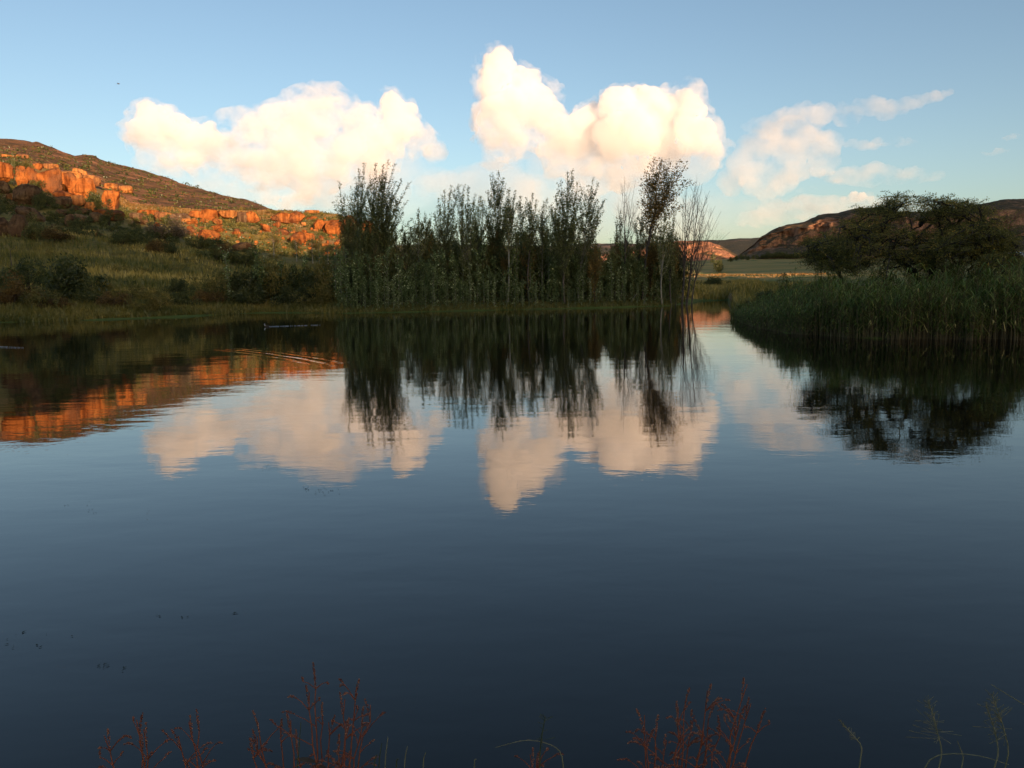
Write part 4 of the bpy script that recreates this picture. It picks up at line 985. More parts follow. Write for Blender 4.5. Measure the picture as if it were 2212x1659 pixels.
# fallen pale stick
mb = MB(); a = on_ground(1362, 69.2); b = at(1378, 632, 69.0); tube(mb, [a, (a + b) / 2 + np.array([0, 0, .06]), b], [.04, .03, .015], 5)
for px0, py0, px1, py1 in []: pass
tag(obj('fallen_branch', mb.mesh('fallen_branch', BARK_PALE)), 'pale fallen branch propped at the front of the grove', 'branch')
mb = MB(); c = at(24, 520, 105); p0 = hit(30, 566); p0 = on_ground(30, 100)
s1 = at(22, 541, 100); tube(mb, [p0, (p0 + s1) / 2, s1], [.05, .04, .03], 5); tube(mb, [s1, at(30, 534, 100), at(37, 528, 100)], [.03, .02, .01], 4); tube(mb, [s1, at(20, 536, 100), at(21, 528, 100)], [.02, .015, .008], 4)
tag(obj('bare_stick', mb.mesh('bare_stick', BARK_DEAD)), 'bare forked stick standing alone in the meadow', 'dead shrub')

# ------------------------------------------------------------------ spreading thorn trees behind the reeds
LEAF_TH = leaf_material('thorn_leaf', [(0, (0.014, 0.016, 0.006)), (.5, (0.036, 0.037, 0.012)), (.85, (0.075, 0.062, 0.018)), (1, (0.13, 0.085, 0.02))], trans=.4, gain=(5.2, 4.7, 3.0))
def spreading_tree(base, limbs, ell, ncl, label, seed, d0, leaf=.062):
    rg = np.random.default_rng(seed); tr, cr = MB(), MB(); nodes = []
    off = np.array(base)
    for pts, r in limbs:
        q = np.array([at(x, y, d0 + dd) for x, y, dd in pts]) - off
        t = np.linspace(0, 1, len(q)); tt = np.linspace(0, 1, 4 * len(q)); c = np.stack([np.interp(tt, t, q[:, j]) for j in range(3)], 1)
        c[1:-1] = (c[:-2] + 2 * c[1:-1] + c[2:]) / 4; c[1:-1] += rg.normal(size=c[1:-1].shape) * .025
        tube(tr, c, np.linspace(r, r * .3, len(c)), 7); nodes += list(c[len(c) // 4:])
    nodes = np.array(nodes); w = np.array([e[2] * e[3] for e in ell], float)
    for k in range(ncl):
        x, y, rx, ry = ell[rg.choice(len(ell), p=w / w.sum())]
        a = rg.uniform(0, 6.3); rr = math.sqrt(rg.uniform(.05, 1)); c = at(x + math.cos(a) * rx * rr, y + math.sin(a) * ry * rr, d0 + rg.normal() * 1.5) - off
        i = np.argmin(np.linalg.norm(nodes - c, axis=1) + rg.uniform(0, .8, len(nodes))); s = nodes[i]; L = c - s
        br = bez(s, s + L * .5 + np.array([0, 0, np.linalg.norm(L) * .18]), c, 8); br[1:-1] += rg.normal(size=(6, 3)) * .03
        tube(tr, br, np.linspace(.03 + .008 * np.linalg.norm(L), .007, 8), 4)
        for q in range(rg.integers(9, 15)):
            a = rg.uniform(0, 6.3); ln = rg.uniform(.3, .8); s2 = br[rg.integers(4, 8)]
            e = s2 + np.array([math.cos(a) * ln, math.sin(a) * ln * .8, rg.uniform(-.35, .4) * ln]); tw = bez(s2, s2 + (e - s2) * .55 + np.array([0, 0, ln * .3]), e, 5)
            tube(tr, tw, np.linspace(.006, .002, 5), 3)
            m = int(ln * 40); t = rg.uniform(.15, 1, m); P = np.stack([np.interp(t, np.linspace(0, 1, 5), tw[:, j]) for j in range(3)], 1) + rg.normal(size=(m, 3)) * np.array([.05, .05, .04])
            leaf_quads(cr, P, leaf, rg, .4, shade=rg.uniform(.15, .7), up=-.3)
    e = empty('thorn_tree', base, label, 'tree', 'spreading trees behind the reeds'); obj('trunk', tr.mesh('trunk', BARK_DARK), e); obj('crown', cr.mesh('crown', LEAF_TH), e)
b1 = on_ground(1995, 34)
spreading_tree(b1, [
  ([(1995, 655, 0), (1987, 605, 0), (1965, 578, 0), (1945, 561, -.3), (1920, 552, -.5), (1885, 540, -.6), (1865, 527, -.7), (1853, 517, -.7), (1837, 501, -.8), (1818, 488, -.9)], .14),
  ([(1920, 552, -.5), (1940, 520, .2), (1962, 500, .6), (1990, 487, .8)], .06), ([(1853, 517, -.7), (1850, 490, -.4), (1862, 465, 0)], .05), ([(1885, 540, -.6), (1905, 500, .3), (1930, 455, .6)], .055),
  ([(1998, 655, .2), (2008, 600, .3), (2017, 572, .3), (2029, 556, .4), (2034, 531, .4), (2033, 494, .4), (2026, 470, .5)], .13),
  ([(2033, 500, .4), (2058, 488, .2), (2075, 476, 0), (2093, 464, -.2)], .06),
  ([(2026, 560, .4), (2045, 551, .2), (2061, 545, 0), (2093, 541, -.4), (2128, 546, -.7), (2150, 530, -.8)], .1), ([(2093, 541, -.4), (2110, 510, -.6), (2135, 490, -.8)], .045), ([(2010, 596, .3), (1985, 560, 1.0), (1978, 520, 1.3)], .06)],
  [(1955, 445, 55, 22), (2072, 446, 52, 24), (1880, 486, 60, 38), (1990, 462, 60, 28), (2096, 492, 74, 42), (2150, 512, 40, 36), (1925, 520, 60, 34), (2050, 520, 55, 34), (1920, 575, 90, 36), (2060, 575, 100, 36), (1845, 545, 46, 42), (1990, 540, 90, 40), (2120, 540, 60, 40)], 290,
  'large spreading thorn tree with dark twisting limbs behind the reeds', 701, 34)
b2 = on_ground(1818, 36)
spreading_tree(b2, [([(1825, 640, 0), (1815, 592, 0), (1790, 568, 0), (1776, 559, -.2), (1753, 545, -.4), (1742, 530, -.5)], .08), ([(1815, 592, 0), (1812, 560, .2), (1822, 537, .4)], .05), ([(1790, 568, 0), (1782, 540, .4), (1775, 515, .5)], .045)],
  [(1762, 535, 30, 24), (1785, 565, 46, 28), (1825, 575, 42, 32), (1800, 525, 34, 20), (1745, 575, 22, 18)], 58, 'small thorn tree crouching beside the large spreading one', 702, 36)
b3 = on_ground(2170, 33)
spreading_tree(b3, [([(2172, 650, 0), (2168, 590, 0), (2160, 550, 0), (2150, 515, .2)], .07), ([(2168, 590, 0), (2185, 555, .2), (2195, 530, .3)], .05)],
  [(2165, 530, 30, 30), (2185, 565, 38, 22), (2150, 575, 35, 20)], 34, 'thin thorn tree at the outer edge of the large crown', 703, 33)
for cx, base, w, h, d in [(1662, 640, 46, 40, 42), (1700, 640, 60, 50, 40), (1738, 640, 56, 52, 39), (1850, 640, 70, 60, 34), (1920, 640, 80, 66, 33), (2060, 640, 80, 62, 32), (2130, 640, 80, 60, 32), (2010, 640, 70, 50, 33), (2200, 640, 70, 60, 33)]:
    bush('dark', cx, base, w, h, 'dark shrub behind the reeds ' + near(cx, REED_REF), 'shrubs behind the reed bed', d=d)
# ------------------------------------------------------------------ reeds
REED = leaf_material('reed_leaf', [(0, (0.022, 0.034, 0.011)), (.5, (0.045, 0.062, 0.02)), (.82, (0.085, 0.09, 0.032)), (1, (0.2, 0.16, 0.08))], trans=.3, gain=(4.4, 4.2, 3.0))
REED_STEM = plain_material('reed_stem', (0.13, 0.10, 0.05), (0.26, 0.2, 0.10), 12, stretch=(1, 1, .3))
def reed_geo(mbs, mbl, base, h, rg, nleaf=6):
    lean = rg.normal(size=2) * .09 * h; top = base + np.array([lean[0], lean[1], h])
    st = bez(base - np.array([0, 0, .25]), base + np.array([lean[0] * .2, lean[1] * .2, h * .5]), top, 4)
    tube(mbs, st, [.011, .009, .007, .003], 3, c=.85)
    for k in range(nleaf):
        t = rg.uniform(.22, 1.0); s = st[0] * 0 + np.array([np.interp(t, [0, .33, .66, 1], st[:, j]) for j in range(3)])
        a = rg.uniform(0, 6.3); ln = rg.uniform(.28, .62) * min(1.15, h / 1.4); o = np.array([math.cos(a), math.sin(a), 0])
        up = rg.uniform(.35, 1.0); m = s + o * ln * .38 + np.array([0, 0, ln * up * .55]); e = s + o * ln * rg.uniform(.7, 1.0) + np.array([0, 0, ln * (up - .55)])
        b = np.array([-o[1], o[0], 0]) * .013 * (1 + .3 * rg.normal()); c = rg.uniform(.1, .8) if rg.random() < .86 else .95
        mbl.add([s - b * .5, s + b * .5, m + b, m - b, e], [(0, 1, 2, 3)], c); n0 = mbl.n
        mbl.f.setdefault(3, []).append(np.array([[n0 - 2, n0 - 3, n0 - 1]]))
edge = np.array([on_water(x, y)[:2] for x, y in [(1578, 686), (1600, 698), (1640, 710), (1700, 721), (1760, 725), (1830, 730), (1900, 732.5), (2000, 734), (2100, 735), (2212, 735), (2300, 735), (2420, 737)]])
ep = np.array([1578, 1600, 1640, 1700, 1760, 1830, 1900, 2000, 2100, 2212, 2300, 2420.])
rg = np.random.default_rng(71); ms, ml = MB(), MB(); NR = 0
def reed_height(px, back):
    base = np.interp(px, [1578, 1610, 1660, 1720, 1800, 1900, 2050, 2212, 2420], [.35, .62, .95, 1.2, 1.3, 1.4, 1.55, 1.75, 1.8])
    return base * .86 * (1 + .035 * back) * (1 + .28 * vnoise(np.array([[px * .035, back * .5, 0]]), 15)[0])
while NR < 9500:
    px = rg.uniform(1579, 2420); back = rg.uniform(0, 1) ** 1.7 * np.interp(px, [1578, 1620, 1700, 1900, 2420], [2.0, 5, 9, 9, 9])
    e = np.array([np.interp(px, ep, edge[:, 0]), np.interp(px, ep, edge[:, 1])]); u = e / np.linalg.norm(e)
    jit = .35 * vnoise(np.array([[px * .03, 0, 0]]), 5)[0]
    q = e + u * (back + jit + .1); z = max(0.0, ground_z(q[0], q[1], (BV_G,)))
    reed_geo(ms, ml, np.array([q[0], q[1], z]), reed_height(px, back) * rg.choice([rg.uniform(.55, 1.05), rg.uniform(.9, 1.4)], p=[.8, .2]), rg, 6); NR += 1
rb = bpy.data.objects.new('reeds', None); col.objects.link(rb); rb['kind'] = 'stuff'; rb['label'] = 'dense bed of green reeds reaching into the pond'
ro = obj('reed_stems', ms.mesh('reed_stems', REED_STEM), rb); ro['kind'] = 'stuff'
ro = obj('reed_leaves', ml.mesh('reed_leaves', REED), rb); ro['kind'] = 'stuff'
protos = []
for k in range(6):
    s_, l_ = MB(), MB(); reed_geo(s_, l_, np.zeros(3), 1.5, rg, 7); protos.append((s_.mesh('stem', REED_STEM), l_.mesh('foliage', REED)))
for n in range(90):
    px = 1582 + (2230 - 1582) * (n + rg.uniform(0, 1)) / 90; e = np.array([np.interp(px, ep, edge[:, 0]), np.interp(px, ep, edge[:, 1])]); u = e / np.linalg.norm(e); q = e - u * rg.uniform(0, .35)
    s = reed_height(px, 0) * rg.uniform(.7, 1.05) / 1.5
    e_ = empty('reed', (q[0], q[1], 0), 'single reed stalk rooted in the water ' + near(px, REED_REF), 'reed', 'reed stalks along the front of the bed')
    e_.scale = (s, s, s); e_.rotation_euler = (0, 0, rg.uniform(0, 6.3)); obj('stem', protos[n % 6][0], e_); obj('foliage', protos[n % 6][1], e_)

# ------------------------------------------------------------------ grass
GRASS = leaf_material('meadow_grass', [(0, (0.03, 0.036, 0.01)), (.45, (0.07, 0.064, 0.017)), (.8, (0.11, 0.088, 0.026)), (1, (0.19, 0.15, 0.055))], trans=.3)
GOLD = leaf_material('dry_gold_grass', [(0, (0.12, 0.065, 0.016)), (.5, (0.23, 0.12, 0.03)), (1, (0.34, 0.19, 0.055))], trans=.3, gain=(1, 1, 1))
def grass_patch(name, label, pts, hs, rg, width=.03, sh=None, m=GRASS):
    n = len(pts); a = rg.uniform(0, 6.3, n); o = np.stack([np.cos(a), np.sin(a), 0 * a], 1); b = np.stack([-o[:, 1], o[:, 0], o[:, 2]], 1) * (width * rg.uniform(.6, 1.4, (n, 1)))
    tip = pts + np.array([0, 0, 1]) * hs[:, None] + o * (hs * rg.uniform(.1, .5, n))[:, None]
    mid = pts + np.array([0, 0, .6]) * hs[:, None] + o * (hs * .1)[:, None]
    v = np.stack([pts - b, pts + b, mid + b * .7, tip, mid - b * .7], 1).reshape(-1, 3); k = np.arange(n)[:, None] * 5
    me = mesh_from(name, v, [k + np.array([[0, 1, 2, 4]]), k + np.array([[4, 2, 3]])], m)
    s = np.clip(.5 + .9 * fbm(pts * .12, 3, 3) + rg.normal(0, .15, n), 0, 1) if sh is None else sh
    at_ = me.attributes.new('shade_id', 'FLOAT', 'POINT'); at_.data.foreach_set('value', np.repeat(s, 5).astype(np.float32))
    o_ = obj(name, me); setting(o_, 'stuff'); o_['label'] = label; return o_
def grid_z(px, d):                         # ground height straight from the sheet
    return None
rg = np.random.default_rng(81)
def scatter(n, px0, px1, d_lo, d_hi, pw=1.0):
    px = rg.uniform(px0, px1, n); a = rg.uniform(0, 1, n) ** pw; lo = np.interp(px, *d_lo); hi = np.interp(px, *d_hi); d = lo + (hi - lo) * a
    hx = np.linspace(px0, px1, 200); hd = np.array([horizon_dir(x) for x in hx]); D = np.stack([np.interp(px, hx, hd[:, j]) for j in range(3)], 1)
    P = D * d[:, None]
    for k in range(n): P[k, 2] = ground_z(P[k, 0], P[k, 1], (BV_G,))
    return P[P[:, 2] > -.05], None
shx, shd = cpx, CT[:, 1, 0]
P, _ = scatter(30000, -60, 740, (shx, shd + 15), (shx, shd + 85), 1.4)
grass_patch('meadow_grass', 'tall dry green grass over the sloping meadow', P, rg.uniform(.25, .7, len(P)) * (1 + .5 * fbm(P * .2, 2, 8)), rg, .055)
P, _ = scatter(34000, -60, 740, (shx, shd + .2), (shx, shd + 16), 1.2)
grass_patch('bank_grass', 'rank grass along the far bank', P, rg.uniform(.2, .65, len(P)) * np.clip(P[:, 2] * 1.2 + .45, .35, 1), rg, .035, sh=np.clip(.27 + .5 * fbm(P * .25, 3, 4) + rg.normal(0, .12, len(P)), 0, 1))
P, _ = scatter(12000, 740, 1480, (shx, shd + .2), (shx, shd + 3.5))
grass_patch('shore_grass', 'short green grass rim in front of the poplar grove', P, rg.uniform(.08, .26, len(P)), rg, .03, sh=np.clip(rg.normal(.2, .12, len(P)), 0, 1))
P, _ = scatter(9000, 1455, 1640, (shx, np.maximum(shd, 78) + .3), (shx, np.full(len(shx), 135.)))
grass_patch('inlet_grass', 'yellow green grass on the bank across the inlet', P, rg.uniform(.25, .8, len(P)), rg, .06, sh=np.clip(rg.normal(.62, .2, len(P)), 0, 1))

P, _ = scatter(12000, 1480, 1790, (shx, np.full(len(shx), 330.)), (shx, np.full(len(shx), 530.)))
P = P[fbm(P * np.array([.012, .035, 0]), 3, 19) > .02]
grass_patch('field_grass', 'tall dry grass of the far field catching the last sun', P, rg.uniform(.3, .8, len(P)), rg, .2, sh=np.clip(rg.normal(.45, .2, len(P)), 0, 1), m=GOLD)
P, _ = scatter(14000, 262, 640, (shx, np.full(len(shx), 236.)), (shx, np.full(len(shx), 326.)))
grass_patch('terrace_grass', 'golden grass on the sunlit terrace above the ledges', P, rg.uniform(.25, .6, len(P)), rg, .13, sh=np.clip(rg.normal(.5, .15, len(P)) + .25 * fbm(P * .05, 3, 6), 0, 1), m=GOLD)
P, _ = scatter(9000, 1583, 1800, (shx, np.interp(shx, [1500, 1578, 1592, 1640, 1800], [43, 43, 42.5, 38, 36])), (shx, np.full(len(shx), 112.)), 1.5)
grass_patch('reed_bank_grass', 'rough grass behind the tip of the reed bed', P, rg.uniform(.3, .9, len(P)), rg, .04, sh=np.clip(rg.normal(.4, .2, len(P)), 0, 1))
# ------------------------------------------------------------------ far fields
far_tree(1552, 588, 27, 33, 'lone round tree standing in the far fields', 1, 'trees of the far fields', (BV_G,))
bush('dark', 1537, 622, 44, 20, 'low dark bush on the bank across the inlet', 'shrubs across the inlet')
bush('dark_s', 1572, 618, 26, 9, 'small flat bush next to the low dark bush', 'shrubs across the inlet')
rg = np.random.default_rng(91)
for n in range(26):
    px = 1645 + 165 * (n + rg.uniform(0, 1)) / 26; far_tree(px, np.interp(px, [1640, 1810], [558, 554]) + rg.uniform(-1.5, 2), rg.uniform(10, 20), rg.uniform(8, 15), 'dark tree in the belt at the foot of the cliff hill', n, 'tree belt below the cliff hill', (BV_G, BV_R))
for px, py in [(1578, 566), (1590, 563), (1603, 561), (1615, 562), (1628, 560)]:
    far_tree(px, py, 13, 11, 'dark tree near the gap between the two far hills', int(px), 'trees in the gap between the hills', (BV_G, BV_R))
# plastic growing tunnels by the lit field
TUN = plain_material('tunnel_sheeting', (0.5, 0.54, 0.58), (0.66, 0.69, 0.72), .3, .5); TDK = plain_material('tunnel_end', (0.10, 0.11, 0.12), (0.16, 0.17, 0.18), 1)
def tunnel(px0, px1, py, h, label):
    a = on_ground((px0 + px1) / 2, 640 if py > 548 else 700); k = mpp(a); L = (px1 - px0) * k; R = h * k * 1.0; e = empty('growing_tunnel', a, label, 'greenhouse', 'growing tunnels by the far field'); e.rotation_euler = (0, 0, facing(a) + .06)
    th = np.linspace(0, math.pi, 13); xs = np.linspace(-L / 2, L / 2, 23); mb = MB()
    v = np.array([(x, math.cos(t) * R * 1.5, math.sin(t) * R * (1 + .015 * (i % 2))) for i, x in enumerate(xs) for t in th]); i = np.arange(22)[:, None] * 13; j = np.arange(12)[None]
    mb.add(v, np.stack([i + j, i + 13 + j, i + 14 + j, i + j + 1], -1).reshape(-1, 4)); obj('cover', mb.mesh('cover', TUN), e)
    for sx in (-1, 1):
        mb = MB(); q = [(sx * (L / 2 - .05), math.cos(t) * R * 1.48, math.sin(t) * R * .98) for t in th]; mb.add(q, [tuple(range(13))]); obj('end_wall', mb.mesh('end_wall', TDK), e)
    mb = MB()
    for x in xs[::2]: tube(mb, [(x, math.cos(t) * R * 1.52, math.sin(t) * R * 1.03) for t in th], .05, 4)
    obj('hoop', mb.mesh('hoop', TDK), e)
tunnel(2132, 2206, 549, 5.5, 'low pale growing tunnel beside the far lit field'); tunnel(2178, 2300, 546.5, 7, 'taller pale growing tunnel behind the low one')

# ------------------------------------------------------------------ on the water
DUCK = plain_material('duck_plumage', (0.05, 0.04, 0.03), (0.12, 0.1, 0.08), 20); WHITE = plain_material('pale_plumage', (0.5, 0.48, 0.45), (0.7, 0.68, 0.64), 20)
p = on_water(577, 706)
d = empty('duck', p, 'small swimming bird trailing a long thin wake', 'duck'); d.rotation_euler = (0, 0, math.pi * .98); d.scale = (.55, .55, .55)
v, f = ICO[3]; q = v * np.array([.23, .11, .09]); q[:, 2] += .05 + np.clip(-v[:, 0], 0, 1) ** 2 * .06; mb = MB(); mb.add(q, f); obj('body', mb.mesh('body', DUCK, True), d)
mb = MB(); tube(mb, [(.16, 0, .08), (.2, 0, .16), (.21, 0, .22)], [.045, .03, .032], 7); mb.add(v * np.array([.055, .038, .04]) + np.array([.225, 0, .235]), f); hd = obj('head', mb.mesh('head', WHITE, True), d)
mb = MB(); tube(mb, [(.27, 0, .23), (.31, 0, .222), (.335, 0, .22)], [.016, .012, .004], 6); obj('bill', mb.mesh('bill', DUCK), hd)
FOAM = plain_material('wake_foam', (0.3, 0.33, 0.36), (0.5, 0.52, 0.55), 6, .3)
def wake(px0, py0, px1, py1, w, label):
    a, b = on_water(px0, py0), on_water(px1, py1); rg = np.random.default_rng(int(px0)); mb = MB(); n = 60
    t = np.linspace(0, 1, n)
    for k in range(n - 1):
        if rg.random() < t[k] * .5: continue
        s = a + (b - a) * t[k]; e = a + (b - a) * t[k + 1] * 1.0; wd = w * (1 - .6 * t[k]) * rg.uniform(.5, 1.2); y = np.array([0, 1, 0]) * wd
        off = np.array([0, rg.normal() * .03, .012]); mb.add([s - y + off, e - y + off, e + y + off + np.array([0, 0, .012]), s + y + off + np.array([0, 0, .012])], [(0, 1, 2, 3)])
    o = obj('wake', mb.mesh('wake', FOAM)); setting(o, 'stuff'); o['label'] = label
wake(580, 706, 692, 702.5, .026, 'thin bright wake line behind the swimming bird')
wake(0, 750, 52, 752, .012, 'short faint ripple line near the shaded bank')
WEED = leaf_material('floating_weed', [(0, (0.006, 0.007, 0.003)), (1, (0.03, 0.03, 0.012))], trans=.1, gain=(1, 1, 1))
def weed(spots, label):
    mb = MB(); rg = np.random.default_rng(len(spots) + int(spots[0][0]))
    for px, py, sx, sy, n in spots:
        for _ in range(n):
            c = on_water(px + rg.normal() * sx, py + rg.normal() * sy + 0); a = rg.uniform(0, 3.14); s = rg.uniform(.005, .014); t = np.array([math.cos(a), math.sin(a), rg.uniform(0, .3)]) * s; b = np.array([-t[1], t[0], 0]) * .35
            c = c + np.array([0, 0, .004]); mb.add([c - t * [1, 1, 0], c + b, c + t, c - b], [(0, 1, 2, 3)], rg.uniform(0, 1))
    o = obj('floating_weed', mb.mesh('floating_weed', WEED)); setting(o, 'stuff'); o['label'] = label
weed([(575, 1012, 16, 4, 26), (597, 1001, 8, 3, 12)], 'scatter of dark weed leaves under the cloud reflection')
weed([(665, 1056, 10, 3, 14), (700, 1062, 18, 4, 22)], 'thin scatter of dark weed leaves on open water')
weed([(508, 1326, 2, 1, 4), (230, 1440, 8, 4, 9), (270, 1447, 5, 2, 3)], 'few sunken weed tips on the dark water')
weed([(60, 1380, 40, 10, 7), (30, 1395, 15, 4, 4), (370, 1335, 25, 4, 4), (150, 1085, 20, 6, 5), (200, 1106, 12, 4, 5)], 'faint weed specks on the open blue water')

# ------------------------------------------------------------------ bird in the sky
p = at(256, 181, 120); k = mpp(p); mb = MB(); b = empty('flying_bird', p, 'tiny dark bird gliding in the clear sky over the brown hill', 'bird')
mb.add(ICO[2][0] * np.array([.2, .06, .055]), ICO[2][1]); obj('body', mb.mesh('body', DUCK), b)
for s in (-1, 1):
    mb = MB(); mb.add([(.05, 0, .02), (-.06, 0, .02), (-.08, s * .2, .07), (.03, s * .2, .075), (-.1, s * .42, .03)], [(0, 1, 2, 3)]); mb.add([(-.08, s * .2, .07), (.03, s * .2, .075), (-.1, s * .42, .03)], [(0, 1, 2)]); obj('wing', mb.mesh('wing', DUCK), b)
mb = MB(); mb.add([(-.18, .02, 0), (-.18, -.02, 0), (-.3, -.05, .005), (-.3, .05, .005)], [(0, 1, 2, 3)]); obj('tail', mb.mesh('tail', DUCK), b)

# ------------------------------------------------------------------ near plants on the bank
STEM_RED = plain_material('red_stem', (0.2, 0.05, 0.025), (0.34, 0.10, 0.045), 30); SPIKE = leaf_material('pink_flower_spike', [(0, (0.17, 0.045, 0.035)), (.6, (0.36, 0.13, 0.095)), (1, (0.5, 0.26, 0.19))], trans=.2, gain=(.85, .72, .56))
LEAF_KN = leaf_material('knotweed_leaf', [(0, (0.10, 0.025, 0.012)), (.5, (0.12, 0.06, 0.015)), (1, (0.15, 0.12, 0.025))], trans=.4, gain=(.9, .9, .9))
DRY = plain_material('dry_grass_stem', (0.16, 0.15, 0.08), (0.3, 0.27, 0.16), 30); GREENST = plain_material('green_stem', (0.05, 0.06, 0.02), (0.10, 0.11, 0.04), 30)
def bank_z(x, y):
    i = np.argmin((NB[:, 0] - x) ** 2 + (NB[:, 1] - y) ** 2); return NB[i, 2]
def leaf_blade(mb, s, dirv, ln, w, c, droop=.35, twist=0.0):
    dirv = dirv / np.linalg.norm(dirv); side = np.cross(dirv, [0, 0, 1]); side /= np.linalg.norm(side) + 1e-9; side = side * math.cos(twist) + np.array([0, 0, 1]) * math.sin(twist)
    t = np.linspace(0, 1, 7); c0 = s + dirv * ln * t[:, None] + np.array([0, 0, -droop * ln]) * (t ** 2)[:, None]
    wd = w * np.sin(np.pi * np.clip(t * .93 + .05, 0, 1)) ** .8; v = np.stack([c0 - side * wd[:, None], c0 + np.array([0, 0, -.12]) * wd[:, None], c0 + side * wd[:, None]], 1).reshape(-1, 3)
    i = np.arange(6)[:, None] * 3; f = np.concatenate([np.stack([i + j, i + j + 1, i + j + 4, i + j + 3], -1).reshape(-1, 4) for j in (0, 1)]); mb.add(v, f, c)
def spike_geo(mb, s, e, rg, r=.0042, curve=.25):
    L = e - s; ln = np.linalg.norm(L); pts = bez(s, s + L * .5 + np.array([0, 0, ln * curve]), e, 9); m = int(ln / .0013) + 10
    t = rg.uniform(0, 1, m); P = np.stack([np.interp(t, np.linspace(0, 1, 9), pts[:, j]) for j in range(3)], 1); prof = r * np.sin(np.pi * (t * .85 + .1)) ** .6
    o = rg.normal(size=(m, 3)); o /= np.linalg.norm(o, axis=1)[:, None]; v0, f0 = ICO[1]
    for k in range(m): mb.add(P[k] + o[k] * prof[k] * .7 + v0 * .0017 * rg.uniform(.7, 1.3), f0, rg.uniform(.1, 1))
def knotweed(tops, bx, by, label, seed, leaves=5, dense=1.0, green=.3):
    """tops: picture positions of the stem tips; all stems leave one root on the bank."""
    rg = np.random.default_rng(seed); z = bank_z(bx, by); root = np.array([bx, by, z]); e = empty('knotweed_plant', root, label, 'plant', 'red knotweed on the near bank')
    st, sp, lf = MB(), [], []
    for (px, py) in tops:
        d = by + rg.uniform(-.02, .18); T = at(px, py, d / math.cos(math.atan2(bx, by))) - root
        C = np.array([T[0] * .35, T[1] * .35, T[2] * .6]); ax = bez(np.zeros(3), C, T, 14); ax[1:-1] += rg.normal(size=(12, 3)) * .004; tube(st, ax, np.linspace(.0045, .0012, 14), 5)
        m = MB(); spike_geo(m, ax[-2], ax[-1] + np.array([rg.normal() * .012, 0, .02]), rg); sp.append(m)
        for k in range(int(rg.integers(6, 9) * dense)):
            i = rg.integers(6, 13); s = ax[i]; a = rg.uniform(-1.2, 1.2) + (math.pi if rg.random() < .5 else 0); ln = rg.uniform(.03, .085) * (1.2 - i / 20)
            o = np.array([math.cos(a), math.sin(a) * .6, rg.uniform(.5, 1.1)]) * ln; tube(st, [s, s + o * .6 + np.array([0, 0, .004]), s + o], [.0016, .0012, .0009], 4)
            m = MB(); q = s + o; spike_geo(m, q, q + np.array([o[0] * .5 + rg.normal() * .008, o[1] * .3, rg.uniform(-.008, .022)]), rg, .0036, .3); sp.append(m)
        for k in range(leaves):
            i = rg.integers(2, 10); a = rg.uniform(0, 6.3); m = MB(); leaf_blade(m, ax[i], np.array([math.cos(a), math.sin(a) * .6, rg.uniform(-.1, .7)]), rg.uniform(.05, .10), rg.uniform(.006, .010), rg.uniform(0, 1) * green + (.0 if rg.random() < .5 else .6) * green, rg.uniform(.2, .8), rg.uniform(-.8, .8)); lf.append(m)
    obj('stem', st.mesh('stem', STEM_RED), e)
    for m in sp: obj('flower_spike', m.mesh('flower_spike', SPIKE), e)
    for m in lf: obj('leaf', m.mesh('leaf', LEAF_KN, True), e)
knotweed([(295, 1555), (300, 1600), (225, 1590), (310, 1575)], -.98, 2.0, 'arching red knotweed plant by itself nearest the shaded bank corner', 801, 4)
knotweed([(425, 1545), (408, 1560), (385, 1590)], -.84, 2.03, 'thin upright red knotweed with few spikes', 802, 3)
knotweed([(552, 1550), (556, 1590), (545, 1610)], -.63, 2.02, 'short knotweed with dark dry leaves beside the tallest one', 803, 6, green=.6)
knotweed([(678, 1445), (668, 1495), (695, 1530)], -.545, 2.06, 'tallest red knotweed with a branching flower head', 804, 6)
knotweed([(770, 1483), (800, 1523), (745, 1510), (783, 1540)], -.5, 2.04, 'red knotweed with yellow green leaves leaning from the tallest', 805, 8, green=1.0)
knotweed([(628, 1555), (605, 1568), (640, 1590)], -.58, 2.0, 'dark red knotweed leaning away from the tallest', 806, 3)
knotweed([(710, 1560), (755, 1565), (735, 1600)], -.52, 2.0, 'low red knotweed under the yellow green leaved one', 807, 4)
knotweed([(1392, 1545), (1420, 1560), (1398, 1590), (1440, 1600)], .36, 2.0, 'outer pink spiked knotweed of the dense clump', 808, 3, 1.0)
knotweed([(1485, 1500), (1465, 1530), (1500, 1545), (1470, 1570)], .415, 2.03, 'middle pink spiked knotweed of the dense clump', 809, 3, 1.0)
knotweed([(1528, 1492), (1540, 1520), (1555, 1560), (1520, 1580)], .45, 2.02, 'pink spiked knotweed with a bent tip in the dense clump', 810, 3, 1.0)
knotweed([(1614, 1478), (1622, 1520), (1648, 1545), (1590, 1560), (1600, 1540)], .5, 2.03, 'tallest pink spiked knotweed of the dense clump', 811, 4, 1.05)
knotweed([(1145, 1630), (1160, 1640)], .03, 2.0, 'low knotweed with two spikes between the clumps', 812, 2)
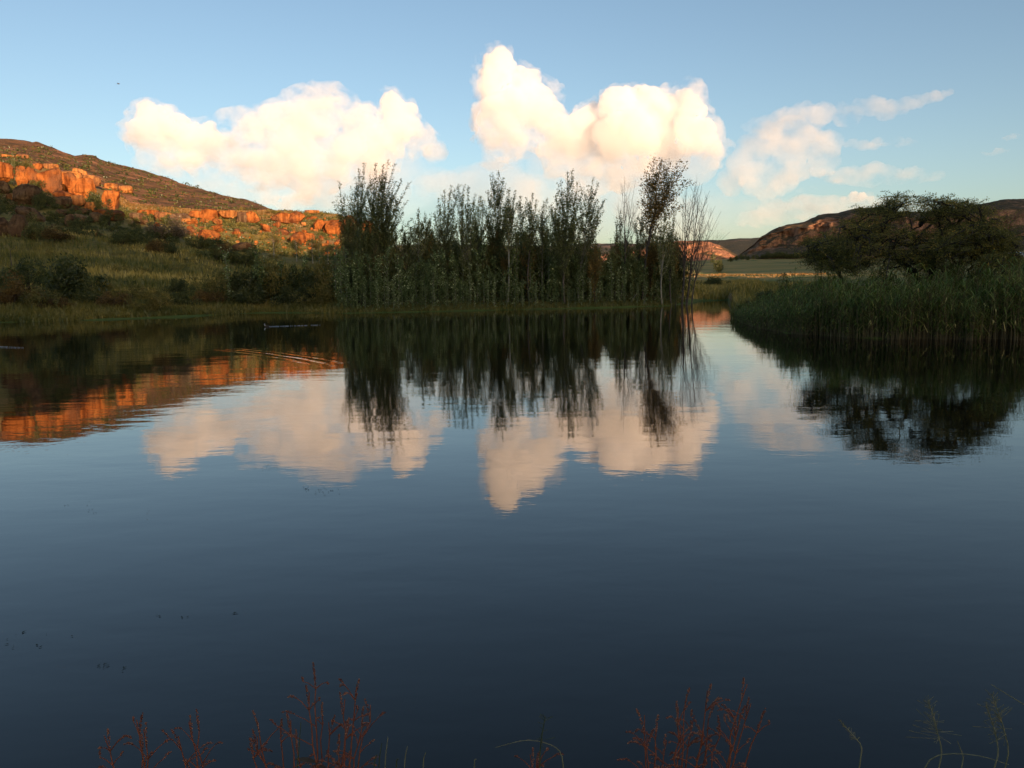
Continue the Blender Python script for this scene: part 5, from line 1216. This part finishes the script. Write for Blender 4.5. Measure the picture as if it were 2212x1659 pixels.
def grass_stalk(pts, bx, by, label, seed, panicle=True, m=DRY, cat='grass stalk', n=34, spread=.03):
    rg = np.random.default_rng(seed); root = np.array([bx, by, bank_z(bx, by)]); e = empty('grass_stalk', root, label, cat, 'dry grass stalks on the near bank'); d = np.hypot(bx, by)
    q = [np.zeros(3)] + [at(px, py, d) - root for px, py in pts]; q = np.array(q); t = np.linspace(0, 1, len(q)); tt = np.linspace(0, 1, 16); ax = np.stack([np.interp(tt, t, q[:, j]) for j in range(3)], 1)
    for _ in range(2): ax[1:-1] = (ax[:-2] + 2 * ax[1:-1] + ax[2:]) / 4
    mb = MB(); tube(mb, ax, np.linspace(.0022, .0008, 16), 4); obj('stem', mb.mesh('stem', m), e)
    if panicle:
        mb = MB()
        for k in range(n):
            i = rg.uniform(8, 14.9); s = ax[int(i)] + (ax[int(i) + 1] - ax[int(i)]) * (i % 1); o = rg.normal(size=3) * np.array([1, .6, .5]) * spread * (1.1 - (i - 8) / 8) + (ax[-1] - ax[-3]) * .4
            tube(mb, [s, s + o * .6, s + o], [.0006, .0005, .0009], 3)
        obj('seed_head', mb.mesh('seed_head', m), e)
    return e
grass_stalk([(1870, 1620), (1840, 1585), (1815, 1557)], .77, 1.98, 'slanting pale grass stalk beside the pink clump', 821, n=40, spread=.008)
grass_stalk([(2040, 1640), (2022, 1570), (2005, 1512)], .94, 1.96, 'upright feathery grass panicle with a fine open head', 822, n=60)
grass_stalk([(2160, 1640), (2150, 1580), (2130, 1522)], 1.06, 1.95, 'pale narrow grass stalk near the feathery panicles', 823, n=40, spread=.01)
grass_stalk([(2185, 1640), (2165, 1560), (2142, 1500)], 1.1, 1.97, 'second feathery grass panicle next to the narrow stalk', 824, n=60)
grass_stalk([(2300, 1580), (2225, 1530), (2140, 1478)], 1.22, 1.9, 'long bare grass stalk sloping in from the side', 825, panicle=False)
grass_stalk([(1990, 1640), (2050, 1626), (2120, 1632), (2180, 1652)], .9, 1.96, 'low arching grass stem across the upright panicles', 826, panicle=False)
grass_stalk([(2085, 1645), (2068, 1600)], 1.0, 1.97, 'short thin grass blade between the panicles', 827, panicle=False)
grass_stalk([(1222, 1640), (1200, 1610), (1140, 1595), (1070, 1615)], .12, 1.98, 'bent grass stem folded over like a peaked roof', 828, panicle=False)
grass_stalk([(1165, 1640), (1170, 1590), (1178, 1548)], .07, 1.98, 'faint upright grass stem beside the bent one', 829, panicle=True, m=GREENST, n=20)
for k, (px, py) in enumerate([(838, 1592), (825, 1605), (880, 1612), (862, 1640), (920, 1625), (815, 1630), (1030, 1640), (650, 1560)]):
    q = on_water(px, 1700); grass_stalk([(px - 6, 1640), (px, py)], float(q[0]) * .84, 1.98, 'fine pale grass blade beside the red knotweed', 830 + k, panicle=False, m=GREENST if k % 2 else DRY)
